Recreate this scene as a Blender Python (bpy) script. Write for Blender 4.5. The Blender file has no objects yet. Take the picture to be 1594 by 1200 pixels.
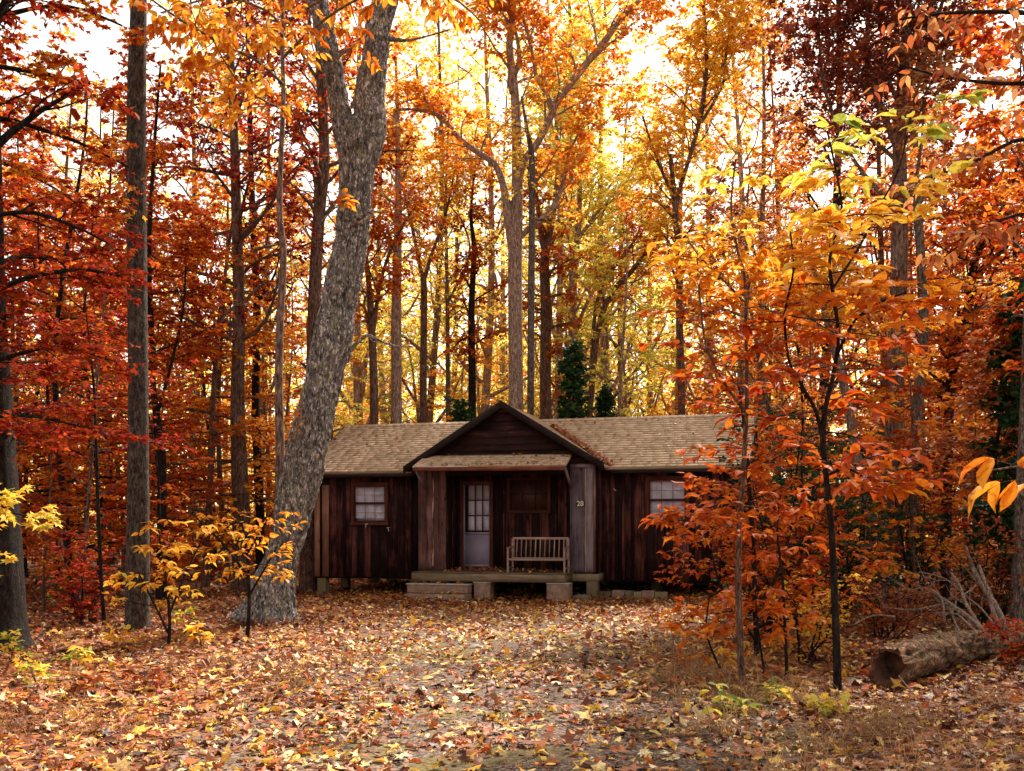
import bpy, math, random
import numpy as np
from math import radians, sin, cos, pi

# ------------------------------------------------------------------ camera, sky, sun, exposure
S = bpy.context.scene
COL = S.collection
EYE = 1.52
FPX, CX, HZ = 1600.0, 797.0, 823.0          # focal length and horizon in photo pixels
cam_d = bpy.data.cameras.new("camera")
cam = bpy.data.objects.new("camera", cam_d)
COL.objects.link(cam)
cam.location = (0, 0, EYE)
cam.rotation_euler = (radians(90), 0, 0)
cam_d.sensor_width = 36.0
cam_d.lens = 36.0 * FPX / 1594.0
cam_d.shift_y = (HZ - 600.0) / 1594.0
cam_d.clip_start = 0.1
cam_d.clip_end = 2000
S.camera = cam

SUN_EL, SUN_AZ = 48, 28                      # azimuth from +Y towards +X: beyond the cabin, to the right
world = bpy.data.worlds.new("World")
S.world = world
world.use_nodes = True
wn = world.node_tree
wn.nodes.clear()
sky = wn.nodes.new("ShaderNodeTexSky")
sky.sky_type = 'NISHITA'
sky.sun_disc = False
sky.sun_elevation = radians(SUN_EL)
sky.sun_rotation = radians(SUN_AZ)
sky.air_density = 1.0
sky.dust_density = 1.5
sky.ozone_density = 0.6
hs = wn.nodes.new("ShaderNodeHueSaturation")
hs.inputs['Saturation'].default_value = 0.12
hs.inputs['Value'].default_value = 1.0
bg = wn.nodes.new("ShaderNodeBackground")
bg.inputs['Strength'].default_value = 0.13
wo = wn.nodes.new("ShaderNodeOutputWorld")
wn.links.new(sky.outputs[0], hs.inputs['Color'])
wt = wn.nodes.new("ShaderNodeMixRGB")
wt.blend_type = 'MULTIPLY'
wt.inputs[0].default_value = 1.0
wt.inputs[2].default_value = (1.0, 0.95, 0.84, 1)
wn.links.new(hs.outputs[0], wt.inputs[1])
wn.links.new(wt.outputs[0], bg.inputs['Color'])
wn.links.new(bg.outputs[0], wo.inputs['Surface'])

sun_d = bpy.data.lights.new("sun", 'SUN')
sun_d.energy = 5.0
sun_d.angle = radians(6)
sun_d.color = (1.0, 0.90, 0.74)
sun = bpy.data.objects.new("sun", sun_d)
COL.objects.link(sun)
from mathutils import Vector
sdir = Vector((sin(radians(SUN_AZ)) * cos(radians(SUN_EL)), cos(radians(SUN_AZ)) * cos(radians(SUN_EL)), sin(radians(SUN_EL))))
sun.rotation_euler = sdir.to_track_quat('Z', 'Y').to_euler()

S.view_settings.view_transform = 'Standard'
S.view_settings.look = 'None'
S.view_settings.exposure = 1.2
S.view_settings.gamma = 1.0
S.cycles.max_bounces = 12
S.cycles.diffuse_bounces = 6
S.cycles.glossy_bounces = 2
S.cycles.transmission_bounces = 8
S.cycles.transparent_max_bounces = 8
S.cycles.use_denoising = True
S.cycles.sample_clamp_indirect = 12.0

# ------------------------------------------------------------------ helpers
def px(x, y, Y):
    """photo pixel at depth Y -> world point"""
    return np.array(((x - CX) / FPX * Y, Y, EYE + (HZ - y) / FPX * Y))

def gz(x, y):
    """ground height"""
    x = np.asarray(x, float); y = np.asarray(y, float)
    z = 0.035 * np.sin(x * 0.55 + 1.3) * np.cos(y * 0.42 + .4) + 0.02 * np.sin(x * 1.7 + y * 1.1)
    z = z - 0.13 * np.exp(-(((x + 5.0) / 2.0) ** 2 + ((y - 24.3) / 2.5) ** 2))
    far = np.clip((np.hypot(x, y) - 26) / 60, 0, 1)
    z = z + far * (0.5 * np.sin(x * 0.07 + 2) + 0.4 * np.sin(y * 0.09))
    side = np.clip((np.abs(x) - 3.0) / 3.0, 0, 1) * np.clip((22 - y) / 6, 0, 1)
    return z + 0.06 * side

def setprops(o, label=None, cat=None, group=None, kind=None):
    if label: o["label"] = label
    if cat: o["category"] = cat
    if group: o["group"] = group
    if kind: o["kind"] = kind
    return o

def empty(name, loc=(0, 0, 0), rotz=0.0, label=None, cat=None, group=None):
    o = bpy.data.objects.new(name, None)
    o.empty_display_size = 0.2
    COL.objects.link(o)
    o.location = loc
    o.rotation_euler = (0, 0, rotz)
    return setprops(o, label, cat, group)

def make_mesh(name, V, faces, smooth=False, attrs=None, uv=None):
    """faces: list of (m,k) int arrays; attrs: dict name -> per-face float array (concatenated order)"""
    V = np.ascontiguousarray(V, dtype=np.float32).reshape(-1, 3)
    me = bpy.data.meshes.new(name)
    me.vertices.add(len(V))
    me.vertices.foreach_set("co", V.ravel())
    faces = [np.asarray(f, dtype=np.int32) for f in faces if len(f)]
    idx = np.concatenate([f.ravel() for f in faces])
    tot = np.concatenate([np.full(len(f), f.shape[1], dtype=np.int32) for f in faces])
    start = np.concatenate(([0], np.cumsum(tot)[:-1])).astype(np.int32)
    me.loops.add(len(idx))
    me.loops.foreach_set("vertex_index", idx)
    me.polygons.add(len(tot))
    me.polygons.foreach_set("loop_start", start)
    me.polygons.foreach_set("loop_total", tot)
    if smooth:
        me.polygons.foreach_set("use_smooth", np.ones(len(tot), dtype=bool))
    for k, a in (attrs or {}).items():
        at = me.attributes.new(k, 'FLOAT', 'FACE')
        at.data.foreach_set("value", np.ascontiguousarray(a, dtype=np.float32))
    me.update(calc_edges=True)
    return me

def link(name, me, mat, parent=None, loc=(0, 0, 0)):
    o = bpy.data.objects.new(name, me)
    COL.objects.link(o)
    if parent is not None:
        o.parent = parent
    o.location = loc
    if mat is not None:
        if len(me.materials) == 0:
            me.materials.append(mat)
        o.material_slots[0].link = 'OBJECT'
        o.material_slots[0].material = mat
    return o

def norm(v):
    return v / np.maximum(np.linalg.norm(v, axis=-1, keepdims=True), 1e-9)

def vnoise(P, seed=0):
    """cheap 3-D value noise, vectorised, 0..1"""
    P = np.asarray(P, float)
    I = np.floor(P).astype(np.int64)
    f = P - I
    f = f * f * (3 - 2 * f)
    def h(a, b, c):
        n = (a * 374761393 + b * 668265263 + c * 2147483647 + seed * 974634777) & 0xFFFFFFFF
        n = ((n ^ (n >> 13)) * 1274126177) & 0xFFFFFFFF
        n = n ^ (n >> 16)
        return (n & 0xFFFF) / 65535.0
    x, y, z = I[..., 0], I[..., 1], I[..., 2]
    fx, fy, fz = f[..., 0], f[..., 1], f[..., 2]
    r = 0
    for dx in (0, 1):
        for dy in (0, 1):
            for dz in (0, 1):
                w = (fx if dx else 1 - fx) * (fy if dy else 1 - fy) * (fz if dz else 1 - fz)
                r = r + w * h(x + dx, y + dy, z + dz)
    return r

# ------------------------------------------------------------------ materials
def new_mat(name):
    m = bpy.data.materials.new(name)
    m.use_nodes = True
    nt = m.node_tree
    nt.nodes.clear()
    out = nt.nodes.new("ShaderNodeOutputMaterial")
    return m, nt, out

def N(nt, kind, **kw):
    n = nt.nodes.new(kind)
    for k, v in kw.items():
        if k in n.inputs:
            n.inputs[k].default_value = v
        else:
            setattr(n, k, v)
    return n

def ramp(nt, stops, interp='LINEAR'):
    r = nt.nodes.new("ShaderNodeValToRGB")
    r.color_ramp.interpolation = interp
    while len(r.color_ramp.elements) < len(stops):
        r.color_ramp.elements.new(0.5)
    for e, (p, c) in zip(r.color_ramp.elements, stops):
        e.position = p
        e.color = (*c, 1) if len(c) == 3 else c
    return r

def L(nt, a, b):
    nt.links.new(a, b)

AUTUMN = [(0.0, (.16, .010, .012)), (.14, (.31, .022, .012)), (.28, (.48, .062, .012)), (.42, (.64, .150, .014)),
          (.56, (.78, .290, .022)), (.70, (.88, .50, .045)), (.82, (.84, .66, .10)), (.91, (.55, .58, .09)), (1.0, (.15, .24, .04))]
BROWNS = [(0.0, (.10, .018, .018)), (.3, (.22, .035, .022)), (.6, (.42, .11, .03)), (.8, (.55, .24, .08)), (1.0, (.66, .40, .17))]
PALES = [(0.0, (.90, .46, .05)), (.3, (.95, .66, .10)), (.6, (.95, .82, .20)), (1.0, (.72, .78, .16))]
GREENS = [(0.0, (.010, .028, .012)), (.5, (.022, .060, .022)), (1.0, (.06, .13, .03))]
PAWPAW = AUTUMN

LEAF = {}
def leaf_mat(name, mean, spread=.25, objvar=.16, table=AUTUMN, trans=.5, rough=.55, clump=.12, spots=False):
    """t = mean + spread*(leaf number) + per-tree shift + clump noise, looked up in a table of leaf colours"""
    if name in LEAF: return LEAF[name]
    m, nt, out = new_mat(name)
    at = N(nt, "ShaderNodeAttribute"); at.attribute_name = "rnd"
    oi = N(nt, "ShaderNodeObjectInfo")
    tc = N(nt, "ShaderNodeTexCoord")
    nz = N(nt, "ShaderNodeTexNoise", Scale=0.9, Detail=2.0)
    L(nt, tc.outputs['Object'], nz.inputs['Vector'])
    m1 = N(nt, "ShaderNodeMath", operation='MULTIPLY_ADD'); m1.inputs[1].default_value = spread; m1.inputs[2].default_value = mean - spread * .5
    L(nt, at.outputs['Fac'], m1.inputs[0])
    m2 = N(nt, "ShaderNodeMath", operation='MULTIPLY_ADD'); m2.inputs[1].default_value = objvar
    L(nt, oi.outputs['Random'], m2.inputs[0]); L(nt, m1.outputs[0], m2.inputs[2])
    m3 = N(nt, "ShaderNodeMath", operation='MULTIPLY_ADD'); m3.inputs[1].default_value = clump * 2
    L(nt, nz.outputs['Fac'], m3.inputs[0]); L(nt, m2.outputs[0], m3.inputs[2])
    m4 = N(nt, "ShaderNodeMath", operation='SUBTRACT'); m4.inputs[1].default_value = clump + objvar * .5
    L(nt, m3.outputs[0], m4.inputs[0])
    r = ramp(nt, table)
    L(nt, m4.outputs[0], r.inputs['Fac'])
    pb = N(nt, "ShaderNodeBsdfPrincipled"); pb.inputs['Roughness'].default_value = rough
    pb.inputs['Specular IOR Level'].default_value = 0.15
    if spots:
        ns = N(nt, "ShaderNodeTexNoise", Scale=26.0, Detail=5.0, Roughness=.7); L(nt, tc.outputs['Object'], ns.inputs['Vector'])
        rs = ramp(nt, [(.36, (.45, .34, .28)), (.50, (1, 1, 1)), (.75, (1.1, 1.08, .95))]); L(nt, ns.outputs['Fac'], rs.inputs['Fac'])
        ms = N(nt, "ShaderNodeMixRGB", blend_type='MULTIPLY'); ms.inputs[0].default_value = .9
        L(nt, r.outputs[0], ms.inputs[1]); L(nt, rs.outputs[0], ms.inputs[2]); r = ms
    L(nt, r.outputs[0], pb.inputs['Base Color'])
    tr = N(nt, "ShaderNodeBsdfTranslucent")
    g = N(nt, "ShaderNodeGamma", Gamma=0.97)
    L(nt, r.outputs[0], g.inputs['Color']); L(nt, g.outputs[0], tr.inputs['Color'])
    mx = N(nt, "ShaderNodeMixShader"); mx.inputs[0].default_value = trans
    L(nt, pb.outputs[0], mx.inputs[1]); L(nt, tr.outputs[0], mx.inputs[2])
    L(nt, mx.outputs[0], out.inputs['Surface'])
    LEAF[name] = m
    return m

def LM(k):
    T = dict(crimson=(.15, .32), red=(.26, .38), redorange=(.36, .38), orange=(.49, .38), gold=(.62, .34), yellow=(.70, .28), pale=(.55, .9),
             lime=(.83, .22), greenish=(.84, .4), mixed=(.42, .6), tan=(.66, .5), maroon=(.25, .4), rust=(.52, .4), holly=(.5, .9), cedar=(.45, .8), copper=(.8, .35), wild=(.0, .1))
    mean, sp = T[k]
    tb = PALES if k == 'pale' else BROWNS if k in ('maroon', 'rust', 'copper', 'tan') else GREENS if k in ('holly', 'cedar') else AUTUMN
    return leaf_mat("leaf_" + k, mean, sp, table=tb, trans=.22 if tb is GREENS else .74 if tb is PALES else .58, clump=.06 if tb is GREENS else .10)

def bark_mat(name, dark, light, lichen=(.30, .32, .22), lich=.35, scale=9.0, zs=.16, bump=.6):
    m, nt, out = new_mat(name)
    tc = N(nt, "ShaderNodeTexCoord")
    mp = N(nt, "ShaderNodeMapping"); mp.inputs['Scale'].default_value = (1, 1, zs)
    L(nt, tc.outputs['Object'], mp.inputs['Vector'])
    n1 = N(nt, "ShaderNodeTexNoise", Scale=scale * 2.2, Detail=6.0, Roughness=.65, Distortion=.4)
    L(nt, mp.outputs[0], n1.inputs['Vector'])
    vo = N(nt, "ShaderNodeTexVoronoi", Scale=scale * 1.6); vo.feature = 'DISTANCE_TO_EDGE'
    nd = N(nt, "ShaderNodeTexNoise", Scale=scale * 1.3, Detail=4.0, Roughness=.6)
    L(nt, mp.outputs[0], nd.inputs['Vector'])
    dv = N(nt, "ShaderNodeVectorMath", operation='MULTIPLY_ADD'); dv.inputs[1].default_value = (.30 * 9 / scale,) * 3
    L(nt, nd.outputs['Color'], dv.inputs[0]); L(nt, mp.outputs[0], dv.inputs[2])
    L(nt, dv.outputs[0], vo.inputs['Vector'])
    r1 = ramp(nt, [(.36, dark), (.62, light)])
    L(nt, n1.outputs['Fac'], r1.inputs['Fac'])
    r2 = ramp(nt, [(.0, (.12, .12, .12)), (.22, (1, 1, 1))])
    L(nt, vo.outputs['Distance'], r2.inputs['Fac'])
    mu = N(nt, "ShaderNodeMixRGB", blend_type='MULTIPLY'); mu.inputs[0].default_value = .75
    L(nt, r1.outputs[0], mu.inputs[1]); L(nt, r2.outputs[0], mu.inputs[2])
    n2 = N(nt, "ShaderNodeTexNoise", Scale=5.5, Detail=5.0, Roughness=.7)
    L(nt, tc.outputs['Object'], n2.inputs['Vector'])
    r3 = ramp(nt, [(.52, (0, 0, 0)), (.66, (lich, lich, lich))])
    L(nt, n2.outputs['Fac'], r3.inputs['Fac'])
    m2 = N(nt, "ShaderNodeMixRGB"); m2.inputs[2].default_value = (*lichen, 1)
    L(nt, r3.outputs[0], m2.inputs[0]); L(nt, mu.outputs[0], m2.inputs[1])
    pb = N(nt, "ShaderNodeBsdfPrincipled"); pb.inputs['Roughness'].default_value = .9
    pb.inputs['Specular IOR Level'].default_value = 0.15
    L(nt, m2.outputs[0], pb.inputs['Base Color'])
    bp = N(nt, "ShaderNodeBump", Strength=bump, Distance=.03)
    ad = N(nt, "ShaderNodeMath", operation='ADD')
    L(nt, r2.outputs[0], ad.inputs[0]); L(nt, n1.outputs['Fac'], ad.inputs[1])
    L(nt, ad.outputs[0], bp.inputs['Height']); L(nt, bp.outputs[0], pb.inputs['Normal'])
    L(nt, pb.outputs[0], out.inputs['Surface'])
    return m

BK_OAK = bark_mat("bark_oak", (.085, .07, .066), (.74, .68, .66), (.52, .51, .30), .55, 8, .5, 1.0)
BK_GREY = bark_mat("bark_grey", (.05, .035, .03), (.30, .22, .19), (.24, .25, .17), .3, 12, .3)
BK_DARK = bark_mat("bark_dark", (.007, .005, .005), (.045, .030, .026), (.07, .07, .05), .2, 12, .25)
BK_BROWN = bark_mat("bark_brown", (.06, .03, .022), (.30, .17, .125), (.18, .16, .10), .25, 10, .25)
BK_TAN = bark_mat("bark_tan", (.10, .06, .045), (.44, .28, .22), (.34, .30, .2), .2, 10, .25)
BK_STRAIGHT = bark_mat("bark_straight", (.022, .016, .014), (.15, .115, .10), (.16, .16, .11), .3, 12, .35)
BK_PALE = bark_mat("bark_pale", (.20, .13, .10), (.62, .44, .35), (.4, .36, .25), .2, 9, .3, .4)
BARKS = [BK_GREY, BK_BROWN, BK_DARK, BK_TAN]

def wood_mat(name, c0, c1, c2, rough=.85, vertical=True, moss=0.0, knots=True, var=.6):
    """weathered boards: grain along the board, knots, per-board tone from 'rnd'"""
    m, nt, out = new_mat(name)
    tc = N(nt, "ShaderNodeTexCoord")
    at = N(nt, "ShaderNodeAttribute"); at.attribute_name = "rnd"
    mp = N(nt, "ShaderNodeMapping"); mp.inputs['Scale'].default_value = (14, 14, .9) if vertical else (.9, 14, 14)
    ad = N(nt, "ShaderNodeVectorMath", operation='MULTIPLY_ADD')
    cb = N(nt, "ShaderNodeCombineXYZ")
    for i in range(3): L(nt, at.outputs['Fac'], cb.inputs[i])
    ad.inputs[1].default_value = (7, 7, 7)
    L(nt, cb.outputs[0], ad.inputs[0]); L(nt, tc.outputs['Object'], ad.inputs[2])
    L(nt, ad.outputs[0], mp.inputs['Vector'])
    n1 = N(nt, "ShaderNodeTexNoise", Scale=1.6, Detail=7.0, Roughness=.6, Distortion=.5)
    L(nt, mp.outputs[0], n1.inputs['Vector'])
    n2 = N(nt, "ShaderNodeTexNoise", Scale=2.2, Detail=4.0, Roughness=.6)
    L(nt, ad.outputs[0], n2.inputs['Vector'])
    mm = N(nt, "ShaderNodeMath", operation='MULTIPLY_ADD'); mm.inputs[1].default_value = .55
    L(nt, n1.outputs['Fac'], mm.inputs[0]); 
    m5 = N(nt, "ShaderNodeMath", operation='MULTIPLY'); m5.inputs[1].default_value = .45
    L(nt, n2.outputs['Fac'], m5.inputs[0]); L(nt, m5.outputs[0], mm.inputs[2])
    m6 = N(nt, "ShaderNodeMath", operation='MULTIPLY_ADD'); m6.inputs[1].default_value = var * .35
    L(nt, at.outputs['Fac'], m6.inputs[0]); L(nt, mm.outputs[0], m6.inputs[2])
    m7 = N(nt, "ShaderNodeMath", operation='SUBTRACT'); m7.inputs[1].default_value = var * .175
    L(nt, m6.outputs[0], m7.inputs[0])
    r = ramp(nt, [(.30, c0), (.50, c1), (.70, c2)])
    L(nt, m7.outputs[0], r.inputs['Fac'])
    col = r.outputs[0]
    if knots:
        mk = N(nt, "ShaderNodeMapping"); mk.inputs['Scale'].default_value = (5, 5, 2.2) if vertical else (2.2, 5, 5)
        L(nt, ad.outputs[0], mk.inputs['Vector'])
        vo = N(nt, "ShaderNodeTexVoronoi", Scale=1.0)
        L(nt, mk.outputs[0], vo.inputs['Vector'])
        rk = ramp(nt, [(.07, (.25, .22, .2)), (.16, (1, 1, 1))])
        L(nt, vo.outputs['Distance'], rk.inputs['Fac'])
        mu = N(nt, "ShaderNodeMixRGB", blend_type='MULTIPLY'); mu.inputs[0].default_value = 1
        L(nt, col, mu.inputs[1]); L(nt, rk.outputs[0], mu.inputs[2])
        col = mu.outputs[0]
    if moss > 0:
        nm = N(nt, "ShaderNodeTexNoise", Scale=3.0, Detail=4.0)
        L(nt, tc.outputs['Object'], nm.inputs['Vector'])
        rm = ramp(nt, [(.5, (0, 0, 0)), (.64, (moss,) * 3)])
        L(nt, nm.outputs['Fac'], rm.inputs['Fac'])
        mx = N(nt, "ShaderNodeMixRGB"); mx.inputs[2].default_value = (.10, .11, .04, 1)
        L(nt, rm.outputs[0], mx.inputs[0]); L(nt, col, mx.inputs[1])
        col = mx.outputs[0]
    pb = N(nt, "ShaderNodeBsdfPrincipled"); pb.inputs['Roughness'].default_value = rough
    pb.inputs['Specular IOR Level'].default_value = 0.2
    L(nt, col, pb.inputs['Base Color'])
    bp = N(nt, "ShaderNodeBump", Strength=.5, Distance=.01)
    L(nt, n1.outputs['Fac'], bp.inputs['Height']); L(nt, bp.outputs[0], pb.inputs['Normal'])
    L(nt, pb.outputs[0], out.inputs['Surface'])
    return m

M_WALL = wood_mat("wood_dark_boards", (.004, .0015, .0015), (.022, .006, .006), (.18, .054, .042), var=.6)
M_PANEL = wood_mat("wood_porch_boards", (.035, .013, .011), (.115, .052, .044), (.30, .16, .135), moss=.0)
M_PANEL2 = wood_mat("wood_grey_boards", (.05, .034, .04), (.15, .11, .125), (.31, .235, .25), moss=.0)
M_GABLE = wood_mat("wood_gable_boards", (.006, .003, .003), (.035, .011, .009), (.22, .09, .065), vertical=False)
M_FASCIA = wood_mat("wood_fascia", (.008, .005, .004), (.02, .011, .010), (.05, .03, .025), vertical=False, knots=False)
M_REDTRIM = wood_mat("wood_red_trim", (.035, .010, .008), (.085, .022, .016), (.16, .05, .035), knots=False, var=.3)
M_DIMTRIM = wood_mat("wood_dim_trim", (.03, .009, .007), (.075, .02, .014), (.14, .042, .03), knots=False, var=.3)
M_SHEDTRIM = wood_mat("wood_shed_trim", (.05, .014, .008), (.13, .035, .02), (.26, .09, .05), vertical=False, knots=False)
M_DECK = wood_mat("wood_deck", (.05, .032, .02), (.15, .10, .062), (.28, .20, .13), vertical=False, moss=.2, knots=False)
M_POST = wood_mat("wood_post", (.08, .06, .03), (.20, .15, .085), (.33, .26, .16), moss=.3, knots=False)
M_BENCH = wood_mat("wood_bench", (.12, .07, .055), (.27, .175, .14), (.44, .31, .26), vertical=False, knots=False, var=.4)
M_BLACK = wood_mat("wood_black", (.006, .004, .004), (.012, .008, .007), (.03, .018, .015), knots=False)

def simple_mat(name, c, rough=.7, noise=.25, scale=8, metallic=0, bump=.1, spec=.4):
    m, nt, out = new_mat(name)
    tc = N(nt, "ShaderNodeTexCoord")
    n1 = N(nt, "ShaderNodeTexNoise", Scale=scale, Detail=6.0, Roughness=.65)
    L(nt, tc.outputs['Object'], n1.inputs['Vector'])
    lo = tuple(v * (1 - noise) for v in c); hi = tuple(min(1, v * (1 + noise)) for v in c)
    r = ramp(nt, [(.32, lo), (.68, hi)])
    L(nt, n1.outputs['Fac'], r.inputs['Fac'])
    pb = N(nt, "ShaderNodeBsdfPrincipled"); pb.inputs['Roughness'].default_value = rough
    pb.inputs['Metallic'].default_value = metallic
    pb.inputs['Specular IOR Level'].default_value = spec
    L(nt, r.outputs[0], pb.inputs['Base Color'])
    bp = N(nt, "ShaderNodeBump", Strength=bump, Distance=.02)
    L(nt, n1.outputs['Fac'], bp.inputs['Height']); L(nt, bp.outputs[0], pb.inputs['Normal'])
    L(nt, pb.outputs[0], out.inputs['Surface'])
    return m

M_CONC = simple_mat("concrete", (.27, .17, .12), .9, .4, 9, bump=.5)
M_CONCCAP = simple_mat("concrete_cap", (.40, .36, .32), .9, .25, 12)
M_SCREEN = simple_mat("door_screen", (.30, .24, .32), .6, .18, 3)
M_CURTAIN = simple_mat("curtain", (.58, .52, .63), .8, .30, 1.8)
M_CURTAIN2 = simple_mat("door_curtain", (.42, .35, .40), .8, .25, 1.6)
M_WHITE = simple_mat("white_paint", (.75, .73, .70), .6, .08, 5)
M_CLEAT = simple_mat("cleat", (.55, .48, .42), .6, .15, 5)
M_PLAQUE = simple_mat("plaque", (.012, .010, .010), .5, .2, 5)
M_DARKGLASS = simple_mat("dark_glass", (.05, .016, .011), .55, .5, 3, spec=.3)

def glass_mat():
    m, nt, out = new_mat("window_glass")
    tr = N(nt, "ShaderNodeBsdfTransparent")
    gl = N(nt, "ShaderNodeBsdfGlossy"); gl.inputs['Roughness'].default_value = .03
    mx = N(nt, "ShaderNodeMixShader"); mx.inputs[0].default_value = .06
    L(nt, tr.outputs[0], mx.inputs[1]); L(nt, gl.outputs[0], mx.inputs[2])
    L(nt, mx.outputs[0], out.inputs['Surface'])
    return m
M_GLASS = glass_mat()

def shingle_mat():
    m, nt, out = new_mat("shingles")
    at = N(nt, "ShaderNodeAttribute"); at.attribute_name = "rnd"
    tc = N(nt, "ShaderNodeTexCoord")
    r = ramp(nt, [(0, (.32, .225, .145)), (.3, (.47, .335, .22)), (.7, (.56, .40, .275)), (1, (.64, .465, .34))])
    n0 = N(nt, "ShaderNodeTexNoise", Scale=.9, Detail=4.0)
    L(nt, tc.outputs['Object'], n0.inputs['Vector'])
    m0 = N(nt, "ShaderNodeMath", operation='MULTIPLY_ADD'); m0.inputs[1].default_value = .6
    m00 = N(nt, "ShaderNodeMath", operation='MULTIPLY_ADD'); m00.inputs[1].default_value = .8; m00.inputs[2].default_value = -.22
    L(nt, n0.outputs['Fac'], m00.inputs[0]); L(nt, at.outputs['Fac'], m0.inputs[0]); L(nt, m00.outputs[0], m0.inputs[2])
    L(nt, m0.outputs[0], r.inputs['Fac'])
    n1 = N(nt, "ShaderNodeTexNoise", Scale=120.0, Detail=3.0)
    L(nt, tc.outputs['Object'], n1.inputs['Vector'])
    r1 = ramp(nt, [(.3, (.6, .6, .6)), (.7, (1.25, 1.25, 1.25))])
    L(nt, n1.outputs['Fac'], r1.inputs['Fac'])
    mu = N(nt, "ShaderNodeMixRGB", blend_type='MULTIPLY'); mu.inputs[0].default_value = .8
    L(nt, r.outputs[0], mu.inputs[1]); L(nt, r1.outputs[0], mu.inputs[2])
    pb = N(nt, "ShaderNodeBsdfPrincipled"); pb.inputs['Roughness'].default_value = .9
    pb.inputs['Specular IOR Level'].default_value = 0.2
    L(nt, mu.outputs[0], pb.inputs['Base Color'])
    L(nt, pb.outputs[0], out.inputs['Surface'])
    return m
M_SHINGLE = shingle_mat()

LITTER = [(0.0, (.05, .016, .010)), (.16, (.12, .032, .015)), (.32, (.22, .062, .026)), (.48, (.36, .140, .070)), (.6, (.42, .13, .03)),
          (.70, (.52, .085, .015)), (.80, (.72, .36, .05)), (.90, (.80, .52, .08)), (1.0, (.80, .66, .40))]
def litter_mat():
    m, nt, out = new_mat("fallen_leaf")
    at = N(nt, "ShaderNodeAttribute"); at.attribute_name = "rnd"
    tc = N(nt, "ShaderNodeTexCoord")
    r = ramp(nt, LITTER)
    L(nt, at.outputs['Fac'], r.inputs['Fac'])
    n1 = N(nt, "ShaderNodeTexNoise", Scale=45.0, Detail=4.0)
    L(nt, tc.outputs['Object'], n1.inputs['Vector'])
    r1 = ramp(nt, [(.35, (.62, .52, .45)), (.62, (1.1, 1.1, 1.1))])
    L(nt, n1.outputs['Fac'], r1.inputs['Fac'])
    mu = N(nt, "ShaderNodeMixRGB", blend_type='MULTIPLY'); mu.inputs[0].default_value = .8
    L(nt, r.outputs[0], mu.inputs[1]); L(nt, r1.outputs[0], mu.inputs[2])
    pb = N(nt, "ShaderNodeBsdfPrincipled"); pb.inputs['Roughness'].default_value = .55
    pb.inputs['Specular IOR Level'].default_value = 0.35
    L(nt, mu.outputs[0], pb.inputs['Base Color'])
    tr = N(nt, "ShaderNodeBsdfTranslucent"); L(nt, mu.outputs[0], tr.inputs['Color'])
    mx = N(nt, "ShaderNodeMixShader"); mx.inputs[0].default_value = .2
    L(nt, pb.outputs[0], mx.inputs[1]); L(nt, tr.outputs[0], mx.inputs[2])
    L(nt, mx.outputs[0], out.inputs['Surface'])
    return m
M_LITTER = litter_mat()

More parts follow.
